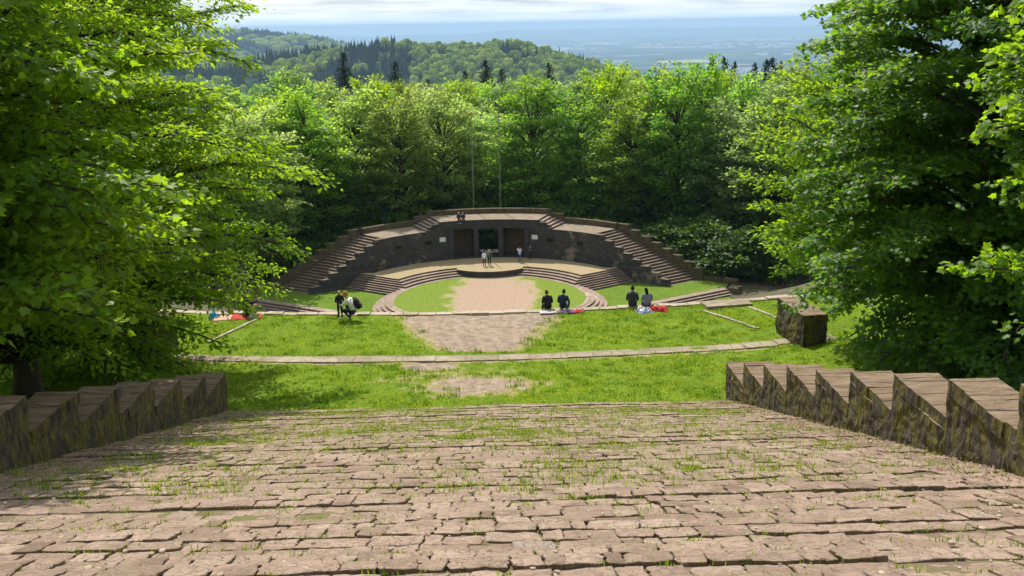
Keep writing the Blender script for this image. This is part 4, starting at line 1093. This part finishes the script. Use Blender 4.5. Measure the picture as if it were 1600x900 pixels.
def person(label, loc, rz, P_, top, leg, hair, hairstyle='short', sc=1., shoe='shoe_dark', sleeve=None, group=None, skirt=False):
    e = empty('person', loc, rz); e.scale = (sc,) * 3; tag(e, label, 'person', group)
    names = [k for k in P_ if k[:4] != 'hand']; idx = {k: i for i, k in enumerate(names)}
    me = bpy.data.meshes.new('body')
    me.from_pydata([P_[k] for k in names], [(idx[a], idx[b]) for a, b, _ in BONES], [])
    o = bpy.data.objects.new('body_tmp', me); COL.objects.link(o)
    md = o.modifiers.new('skin', 'SKIN'); md.use_smooth_shade = True
    sb_ = o.modifiers.new('sub', 'SUBSURF'); sb_.levels = sb_.render_levels = 1
    if not me.skin_vertices: 
        bm_ = None
    for k in names:
        r = RADII.get(k, RADII.get(k[:-1], .05)); 
        sv = me.skin_vertices[0].data[idx[k]]
        sv.radius = (r * (1.18 if k in ('chest', 'waist', 'pelvis') else 1), r * (1. if k not in ('chest', 'waist', 'pelvis') else .9)); sv.use_root = (k == 'pelvis')
    dg = bpy.context.evaluated_depsgraph_get(); ev = o.evaluated_get(dg); m2 = ev.to_mesh()
    mats = [SKIN, M[top], M[leg], M[shoe], M['eye'], M['lip']]
    slot = dict(skin=0, top=1, leg=2, shoe=3, sleeve=1 if sleeve is None else 0)
    mb = MB(); vs = [tuple(v.co) for v in m2.vertices]
    seg = [(Vector(P_[a]), Vector(P_[b]), slot[c], RADII.get(b, RADII.get(b[:-1], .05))) for a, b, c in BONES]
    def near(c):
        best = 9; bi = 0
        for a, b, sl_, r in seg:
            d = b - a; t = max(0, min(1, (c - a).dot(d) / d.length_squared)); q_ = (c - (a + d * t)).length - r * .7
            if q_ < best: best, bi = q_, sl_
        return bi
    b0 = 0
    mb.v.extend(vs)
    for p in m2.polygons:
        mb.f.append(list(p.vertices)); mb.uv.append([(0, 0)] * len(p.vertices)); mb.mi.append(near(p.center)); mb.sm.append(True)
    ev.to_mesh_clear(); bpy.data.objects.remove(o)
    # head
    H = Vector(P_['head']); up_ = (H - Vector(P_['neck'])).normalized(); up_ = (up_ + Vector((0, 0, 1.2))).normalized()
    f_ = Vector(P_.get('look', (0, 1, -.08))); f_ = (f_ - up_ * f_.dot(up_)).normalized(); r_ = f_.cross(up_)
    Rm = Matrix(((r_.x, f_.x, up_.x), (r_.y, f_.y, up_.y), (r_.z, f_.z, up_.z)))
    def skull(p): return Vector((p.x * (1 - .22 * max(0, -p.z)), p.y * (1 - .10 * max(0, -p.z)) + .10 * max(0, -p.z), p.z))
    mb.ellipsoid(H + up_ * .0, (.076, .096, .118), Rm, 12, 9, 0, skull)
    at_ = lambda x, y, z: H + r_ * x + f_ * y + up_ * z
    mb.ellipsoid(at_(0, .10, -.015), (.013, .02, .024), Rm, 6, 4, 0)
    for s_ in (1, -1):
        mb.ellipsoid(at_(.03 * s_, .083, .01), (.012, .008, .007), Rm, 6, 4, 4); mb.ellipsoid(at_(.077 * s_, .0, -.005), (.012, .022, .032), Rm, 6, 4, 0)
    mb.ellipsoid(at_(0, .094, -.057), (.024, .009, .007), Rm, 6, 4, 5)
    # hands: palm, four unequal bent fingers, thumb from the side
    for s_ in 'RL':
        W = Vector(P_['wrist' + s_]); Hd = Vector(P_['hand' + s_]); d = (Hd - W).normalized()
        side = d.cross(Vector((0, 0, 1)) if abs(d.z) < .8 else Vector((0, 1, 0))).normalized(); n_ = side.cross(d)
        Rh = Matrix(((side.x, d.x, n_.x), (side.y, d.y, n_.y), (side.z, d.z, n_.z)))
        c_ = W + d * .055; mb.ellipsoid(c_, (.040, .055, .017), Rh, 8, 6, 0)
        for q_, ln in ((-.027, .066), (-.009, .078), (.009, .073), (.027, .056)):
            b_ = c_ + d * .045 + side * q_; mb.tube([b_, b_ + d * ln * .5 - n_ * .006, b_ + d * ln * .95 - n_ * .024], [.0085, .0075, .005], 5, 0)
        th = -1 if s_ == 'R' else 1
        b_ = c_ - d * .02 + side * .034 * th; mb.tube([b_, b_ + d * .03 + side * .02 * th - n_ * .006, b_ + d * .058 + side * .022 * th - n_ * .016], [.011, .009, .006], 5, 0)
    # collar and hem so that the clothes end cleanly
    mb.build('body', mats, e)
    hb_ = MB()
    def hairf(p):
        k = 1 + .06 * noise.noise(p * 4)
        cut = -.72 if p.y < .15 else .22
        k *= 1 - .35 * float(sstep(cut + .12, cut - .25, p.z))
        return Vector((p.x * k, p.y * k - .05, max(p.z, cut - .25) * k))
    hb_.ellipsoid(H + up_ * .016, (.081, .103, .121), Rm, 12, 10, 0, hairf)
    if hairstyle == 'long':
        hb_.ellipsoid(at_(0, -.075, -.10), (.078, .045, .16), Rm, 10, 7, 0)
    if hairstyle == 'bun':
        hb_.ellipsoid(at_(0, -.06, .11), (.045, .045, .042), Rm, 8, 6, 0)
    if hairstyle == 'ponytail':
        hb_.tube([at_(0, -.09, .06), at_(.02, -.15, .0), at_(.03, -.13, -.14)], [.03, .034, .012], 7)
    hb_.build('hair', M[hair], e)
    return e
cloth('hair_black', (.018, .014, .012)); cloth('hair_brown', (.06, .035, .02)); cloth('hair_ginger', (.42, .19, .06)); cloth('hair_blond', (.62, .47, .22)); cloth('hair_grey', (.45, .43, .40))
cloth('black_jacket', (.022, .022, .026)); cloth('charcoal_shirt', (.045, .047, .055)); cloth('navy_top', (.025, .03, .07)); cloth('grey_blue_top', (.20, .21, .28)); cloth('white_jacket', (.70, .68, .65))
cloth('white_top', (.62, .63, .70)); cloth('green_jacket', (.055, .10, .06)); cloth('pale_blue_top', (.42, .50, .62)); cloth('dark_trousers', (.025, .025, .035)); cloth('jeans', (.06, .08, .16))
cloth('ochre_cloth', (.40, .25, .07)); cloth('dark_grey_top', (.05, .05, .055))
zl = 16.45
person('person in a black jacket sitting on the kerb, left of the woman with the bun', (2.62, 39.55, zl), rad(14), pose(None, **{**SIT, 'chest': (0, .09, .45), 'neck': (0, .13, .62), 'head': (0, .20, .76), 'shoulderR': (.185, .11, .57), 'shoulderL': (-.185, .11, .57)}), 'black_jacket', 'dark_trousers', 'hair_brown', 'short', .86)
person('person with dark hair in a bun and navy top sitting on a red-edged blanket', (3.22, 39.5, zl + .02), rad(-12), pose(None, **{**SIT, 'head': (.03, .09, .80), 'elbowR': (.30, -.06, .33), 'wristR': (.27, -.16, .10), 'handR': (.28, -.22, .03)}), 'navy_top', 'jeans', 'hair_black', 'bun', .86)
person('broad man in a charcoal shirt sitting on the kerb beside the plaid cloth', (6.02, 39.6, zl), rad(-10), SIT, 'charcoal_shirt', 'dark_trousers', 'hair_black', 'short', .93)
P2 = dict(SIT); P2['head'] = (-.04, .10, .79)
person('person with long dark hair and grey-blue top sitting beside the red cloth', (6.62, 39.55, zl), rad(8), P2, 'grey_blue_top', 'jeans', 'hair_black', 'long', .86)
person('person with ginger hair and white jacket squatting on the lawn beside a blond child', (-5.12, 38.85, 16.42), rad(75), SQUAT, 'white_jacket', 'dark_trousers', 'hair_ginger', 'short', 1.06, 'shoe_light')
CH = pose(None, handR=(.05, .25, 1.12), wristR=(.10, .22, 1.06), elbowR=(.25, .02, 1.12), handL=(-.10, .30, .98), wristL=(-.14, .22, 1.0), elbowL=(-.26, .0, 1.13), head=(0, .05, 1.66), look=(.6, .6, -.3))
person('blond child in black clothes standing on the lawn in front of the squatting person', (-5.60, 38.9, 16.42), rad(200), CH, 'black_jacket', 'dark_trousers', 'hair_blond', 'long', .66, 'shoe_light')
person('person in black kneeling on a red blanket under the hanging left branches', (-9.42, 39.75, 16.45), rad(-60), KNEEL, 'black_jacket', 'dark_trousers', 'hair_brown', 'short', 1.06)
W1 = pose(None, handR=(.16, .08, .78), kneeR=(.12, .06, .49), ankleR=(.12, .05, .085), toeR=(.14, .21, .035))
person('person in a white top and dark trousers, left of the standing pair', (-.62, 114.3, .705), rad(185), W1, 'white_top', 'dark_trousers', 'hair_brown', 'short', 1.0)
W2 = pose(None, elbowR=(.27, .02, 1.14), wristR=(.17, .18, 1.26), handR=(.10, .17, 1.36), elbowL=(-.26, -.02, 1.14))
person('person in a green jacket and dark trousers, right of the standing pair', (-.02, 114.5, .705), rad(176), W2, 'green_jacket', 'dark_trousers', 'hair_grey', 'short', 1.06)
W3 = pose(None, elbowR=(.36, .08, 1.44), wristR=(.20, .22, 1.60), handR=(.10, .17, 1.655), elbowL=(-.33, .06, 1.36), wristL=(-.19, .21, 1.52), handL=(-.10, .17, 1.62), kneeL=(-.14, .04, .49), ankleL=(-.17, .0, .085), toeL=(-.2, .15, .035))
person('person in a pale blue top shading the eyes before the right doorway', (3.5, 116.1, .705), rad(170), W3, 'pale_blue_top', 'jeans', 'hair_brown', 'long', 1.0, 'shoe_dark', 'bare')
W4 = pose(None, elbowR=(.26, .02, 1.13), wristR=(.06, .2, 1.2), handR=(-.02, .2, 1.22), elbowL=(-.26, .02, 1.13), wristL=(-.04, .23, 1.16), handL=(.04, .23, 1.17))
person('standing person in dark clothes with folded arms in the shade by the stage wall', (4.75, 117.0, .705), rad(160), W4, 'dark_grey_top', 'dark_trousers', 'hair_black', 'short', 1.02)
person('person in black with pale hair sitting on the stage roof edge, feet hanging', (-3.55, 119.0, 5.27), rad(192), SIT, 'black_jacket', 'dark_trousers', 'hair_blond', 'short', 1.0, 'shoe_light')
P3 = dict(SIT); P3['head'] = (.05, .12, .78); P3['kneeR'] = (.2, .42, .13); P3['ankleR'] = (.16, .5, -.30); P3['toeR'] = (.18, .66, -.36)
person('person in a dark coat on the stage roof edge beside the pale-haired one', (-3.02, 118.98, 5.27), rad(185), P3, 'navy_top', 'dark_trousers', 'hair_grey', 'short', .96)

# things they brought
def cloth_heap(name, loc, rz, lx, ly, h, mat, label, cat, seed, n=16):
    xs = np.linspace(-lx / 2, lx / 2, n); ys = np.linspace(-ly / 2, ly / 2, n); V_ = []; F_ = []
    mb = MB(); vs = []
    for j, y in enumerate(ys):
        for i, x in enumerate(xs):
            e_ = max(abs(x) / (lx / 2), abs(y) / (ly / 2)); w_ = fnoise(x, y, seed, 3.2 / max(lx, ly) * 1.6, 3)
            z = max(.012, h * (1 - e_ ** 3) * (.55 + .9 * max(-.4, w_))) if e_ < .999 else .004
            vs.append((x * (1 + .12 * fnoise(x, y, seed + 5, 2, 2)), y * (1 + .12 * fnoise(y, x, seed + 9, 2, 2)), z))
    fs = [[j * n + i, j * n + i + 1, (j + 1) * n + i + 1, (j + 1) * n + i] for j in range(n - 1) for i in range(n - 1)]
    bt = len(vs); vs += [(v[0], v[1], -.02) for v in vs]
    ring = [i for i in range(n)] + [(j + 1) * n - 1 for j in range(1, n)] + [(n - 1) * n + i for i in range(n - 2, -1, -1)] + [j * n for j in range(n - 2, 0, -1)]
    fs += [[ring[(k + 1) % len(ring)], ring[k], bt + ring[k], bt + ring[(k + 1) % len(ring)]] for k in range(len(ring))]
    mb.add(vs, fs, None, 0, True); o = mb.build(name, mat); o.location = loc; o.rotation_euler = (0, 0, rz); tag(o, label, cat); return o
def m_plaid(name, a, b, c, sc):
    m, nt, *_ = newmat(name); co = coords(nt); out = a
    sx = nt.nodes.new('ShaderNodeSeparateXYZ'); nt.links.new(co, sx.inputs[0])
    fs = []
    for k in (0, 1):
        f = math_(nt, 'FRACT', math_(nt, 'MULTIPLY', sx.outputs[k], sc)); fs.append(math_(nt, 'GREATER_THAN', f, .5))
    s_ = math_(nt, 'MULTIPLY', math_(nt, 'ADD', fs[0], fs[1]), .5)
    finish(nt, ramp(nt, s_, [(0, a), (.4, b), (.9, c)], 'CONSTANT'), .9, noise_t(nt, co, 20), .3, .01); return m
red = cloth('red_cloth', (.40, .03, .025)); white = cloth('white_cloth', (.42, .40, .39)); purple = cloth('purple_cloth', (.16, .09, .17)); blue = cloth('blue_cloth', (.05, .32, .60)); pink = cloth('pink_blanket', (.58, .33, .27))
plaid = m_plaid('blue_white_plaid', (.70, .72, .76), (.22, .28, .40), (.05, .07, .14), 9.)
cloth_heap('blanket', (2.62, 39.2, 16.44), .1, .7, .35, .05, white, 'pale cloth under the person in the black jacket on the kerb', 'cloth', 1)
cloth_heap('blanket', (3.32, 39.2, 16.44), -.05, .75, .4, .09, purple, 'purple blanket under the person with the bun', 'blanket', 2)
cloth_heap('blanket', (3.80, 39.22, 16.44), .3, .5, .32, .07, red, 'small red cloth at the right end of the purple blanket', 'cloth', 3)
cloth_heap('blanket', (6.42, 39.02, 16.42), .5, .55, .6, .20, plaid, 'blue and white plaid cloth heaped behind the two sitters by the slab', 'plaid cloth', 4)
cloth_heap('jacket', (6.98, 39.2, 16.42), -.2, .75, .55, .20, red, 'bright red jacket thrown down beside the plaid cloth', 'jacket', 5)
cloth_heap('blanket', (-9.5, 39.62, 16.42), .1, 1.3, .9, .06, red, 'red blanket spread under the kneeling person in black', 'blanket', 6)
cloth_heap('blanket', (-10.4, 39.5, 16.42), .2, .8, .7, .06, pink, 'pinkish blanket left of the red one under the branches', 'blanket', 7)
cloth_heap('bag', (-10.75, 39.55, 16.45), .2, .36, .3, .24, blue, 'small blue bag on the pinkish blanket under the branches', 'bag', 8)
cloth_heap('bag', (-9.10, 39.4, 16.46), .2, .42, .32, .22, white, 'white bundle on the red blanket right of the kneeling person', 'bundle', 9)
# black backpack on the squatting person's back
bp_ = empty('backpack', (-4.90, 38.80, 16.42 + .66), rad(75)); tag(bp_, 'round black backpack worn on the back of the squatting person', 'backpack')
mb = MB(); mb.ellipsoid((0, 0, 0), (.17, .13, .25), Matrix.Rotation(rad(-25), 3, 'X'), 12, 9, 0, lambda p: Vector((max(-.85, min(.85, p.x)), max(-.8, min(.8, p.y)), max(-.9, min(.9, p.z))))); mb.build('bag_body', M['black_jacket'], bp_)
mb = MB(); mb.ellipsoid((0, -.13, -.06), (.12, .05, .12), Matrix.Rotation(rad(-25), 3, 'X'), 10, 7); mb.build('pocket', M['dark_trousers'], bp_)
for s_ in (1, -1):
    mb = MB(); mb.tube([(.1 * s_, .08, .22), (.13 * s_, .2, .2), (.15 * s_, .26, .05), (.13 * s_, .16, -.14), (.1 * s_, .06, -.2)], [.02] * 5, 6); mb.build('strap', M['dark_trousers'], bp_)

# ------------------------------------------------------------------ far hills, plain, haze
def m_far(name, c1, c2, c3, scale):
    m, nt, *_ = newmat(name); co = coords(nt)
    vo = nt.nodes.new('ShaderNodeTexVoronoi'); vo.inputs['Scale'].default_value = scale; nt.links.new(co, vo.inputs['Vector'])
    sp = nt.nodes.new('ShaderNodeSeparateColor'); nt.links.new(vo.outputs['Color'], sp.inputs[0])
    c = ramp(nt, sp.outputs[0], [(0, c1), (.35, c2), (.62, c1), (.8, c3), (1, c2)], 'CONSTANT')
    c = mixc(nt, ramp(nt, noise_t(nt, co, scale * .35, 5, .6), [(.45, (0, 0, 0)), (.55, (1, 1, 1))]), c, c1)
    finish(nt, c, 1., None, spec=0); return m
ZP = -430
xs = np.array([-60000, -30000, -15000, -8000, -4000, 0, 4000, 8000, 15000, 30000, 60000.]); ys = np.array([900, 2500, 5000, 9000, 15000, 25000, 40000.])
X, Y = np.meshgrid(xs, ys); Z = np.full(X.shape, float(ZP))
o = link('plain', grid_mesh('plain', X, Y, Z, m_far('plain_fields', (.02, .04, .02), (.05, .085, .035), (.30, .27, .16), .0016))); tag(o, kind='structure')
def hill(name, cx, cy_, lx, ly, nx, ny, hfn, mat):
    xs = np.linspace(cx - lx, cx + lx, nx); ys = np.linspace(cy_ - ly, cy_ + ly, ny); X, Y = np.meshgrid(xs, ys)
    Z = np.vectorize(hfn)(X, Y); o = link(name, grid_mesh(name, X, Y, Z, mat)); tag(o, kind='structure'); return o
mh = m_far('hill_wood', (.018, .036, .012), (.03, .06, .015), (.05, .08, .02), .03)
def hz(x, y):
    u = (x + 60) / 1.0; t = (y - 2050) / 620.
    prof = np.interp(x, [-1400, -900, -520, -330, -180, -40, 80, 200, 330, 520, 800], [-150, -75, -52, -30, -17, -20, -30, -55, -95, -160, -300])
    return float(prof - 190 * abs(t) ** 1.5 + 9 * fnoise(x, y, 1, .006, 3))
hill('hill', -250, 2000, 1200, 700, 80, 50, hz, mh)
def hz2(x, y):
    prof = np.interp(x, [-3600, -1900, -1350, -1050, -900, -760, -600, -300], [-20, 6, 2, -8, -24, -52, -88, -210])
    return float(prof - 230 * abs((y - 5000) / 1300.) ** 1.5 + 14 * fnoise(x, y, 2, .003, 3))
hill('far_hill', -1800, 5000, 1900, 1500, 60, 40, hz2, mh)
def hz3(x, y):
    h = 20 + 90 * fnoise(x, 0, 4, .00008, 4) + 45 * fnoise(x, 0, 9, .0006, 3)
    return float(ZP - 40 + (h + 180) * math.exp(-((y - 38500) / 1500.) ** 2))
hill('horizon_hills', 0, 38500, 40000, 3500, 240, 13, hz3, mh)
# the wood on the far hills: lumpy crowns one cannot count, one mesh per hill
def lump(seed, n_=8):
    rs_ = random.Random(seed); mb = MB()
    mb.ellipsoid((0, 0, .5), (1, 1, 1), None, 7, 5, fn=lambda p: p * (1 + .33 * noise.noise(p * 1.9 + Vector((seed, 0, 0)))))
    return np.array(mb.v), mb.f
LUMPS = [lump(s) for s in range(6)]
cone = MB(); cone.ellipsoid((0, 0, .5), (1, 1, 1), None, 6, 4, fn=lambda p: Vector((p.x * (1 - p.z) * .6, p.y * (1 - p.z) * .6, p.z * 1.6)))
CONE = (np.array(cone.v), cone.f)
mlf, nt, *_ = newmat('hill_foliage')
t = attr(nt, 'tint'); nzz = noise_t(nt, coords(nt), .22, 4, .7)
c = ramp(nt, t, [(0, (.012, .028, .016)), (.3, (.016, .034, .016)), (.34, (.13, .20, .025)), (.7, (.22, .30, .04)), (1, (.30, .36, .05))])
c = mixc(nt, ramp(nt, nzz, [(.35, (0, 0, 0)), (.6, (.7, .7, .7))]), c, (.02, .04, .012))
finish(nt, c, 1., nzz, 1., 1.5, 0)
def hill_wood(name, hfn, area, n, size, label, seed):
    rng = np.random.default_rng(seed); VV = []; LL = []; SS = []; TT = []; nv = nl_ = 0
    for i in range(n):
        x, y = rng.uniform(area[0], area[1]), rng.uniform(area[2], area[3])
        z = hfn(x, y)
        pat = fnoise(x, y, 3, .008 * 9 / size, 3) + (.5 if x < -140 * size / 9 and y < 1e9 and fnoise(x, y, 6, .004, 2) > -.12 else 0)
        con = pat > .33
        v, f = CONE if con else LUMPS[i % 6]
        s = size * rng.uniform(.55, 1.2) * (.55 if con else 1); h = (s * rng.uniform(1.5, 2.3) * min(1, 12 / size) if con else s * rng.uniform(.9, 1.25) * min(1, 14 / size))
        a = rng.uniform(0, 6.28); ca, sa = math.cos(a), math.sin(a)
        w_ = np.stack([(v[:, 0] * ca - v[:, 1] * sa) * s + x, (v[:, 0] * sa + v[:, 1] * ca) * s + y, v[:, 2] * h + z + h * .2], -1)
        VV.append(w_); TT.append(np.full(len(v), rng.uniform(0, .3) if con else min(1, max(.34, rng.normal(.62, .2)))))
        for fc in f:
            SS.append(nl_); LL.extend([nv + q for q in fc]); nl_ += len(fc)
        nv += len(v)
    me = np_mesh(name, np.concatenate(VV), SS, LL, mlf, {'tint': np.concatenate(TT)}, True)
    o = link(name, me); tag(o, label, 'forest', kind='stuff')
hill_wood('hill_forest', hz, (-900, 520, 1380, 2120), 6500, 9., 'mixed spring forest covering the hill beyond the theatre', 3)
hill_wood('far_hill_forest', hz2, (-3000, -500, 3900, 5200), 5000, 22., 'bluish forest on the farther hill at the left', 4)
# towns in the plain: pale and reddish specks
rng = np.random.default_rng(9); mb = MB()
cl = [(rng.uniform(-2500, 7500), rng.uniform(8500, 24000)) for _ in range(34)]
for cx, cy_ in cl:
    for _ in range(rng.integers(8, 30)):
        x, y = cx + rng.normal(0, 420), cy_ + rng.normal(0, 260); s = rng.uniform(18, 75) * (y / 13000) ** .6; h = rng.uniform(8, 26)
        mb.box(x - s, x + s, y - s * .4, y + s * .4, ZP - 1, ZP + h, int(rng.uniform() < .35))
o = mb.build('distant_town', [plain_mat('pale_render', (.75, .74, .72), .8, .1, .01), plain_mat('roof_red', (.35, .17, .12), .8, .1, .01)])
tag(o, 'pale specks of distant towns scattered over the blue plain', 'town', kind='stuff')
# the air
hm, nt, *_ = newmat('haze_air')
pv = nt.nodes.new('ShaderNodeVolumePrincipled'); pv.inputs['Color'].default_value = (.42, .62, .84, 1); pv.inputs['Density'].default_value = 7.4e-5
pv.inputs['Anisotropy'].default_value = .15
oo = nt.nodes.new('ShaderNodeOutputMaterial'); nt.links.new(pv.outputs[0], oo.inputs['Volume'])
mb = MB(); mb.box(-45000, 45000, -900, 42500, ZP - 200, 62)
hb = mb.build('haze', hm); tag(hb, 'pale blue summer haze over the valley and the plain', 'haze', kind='stuff')
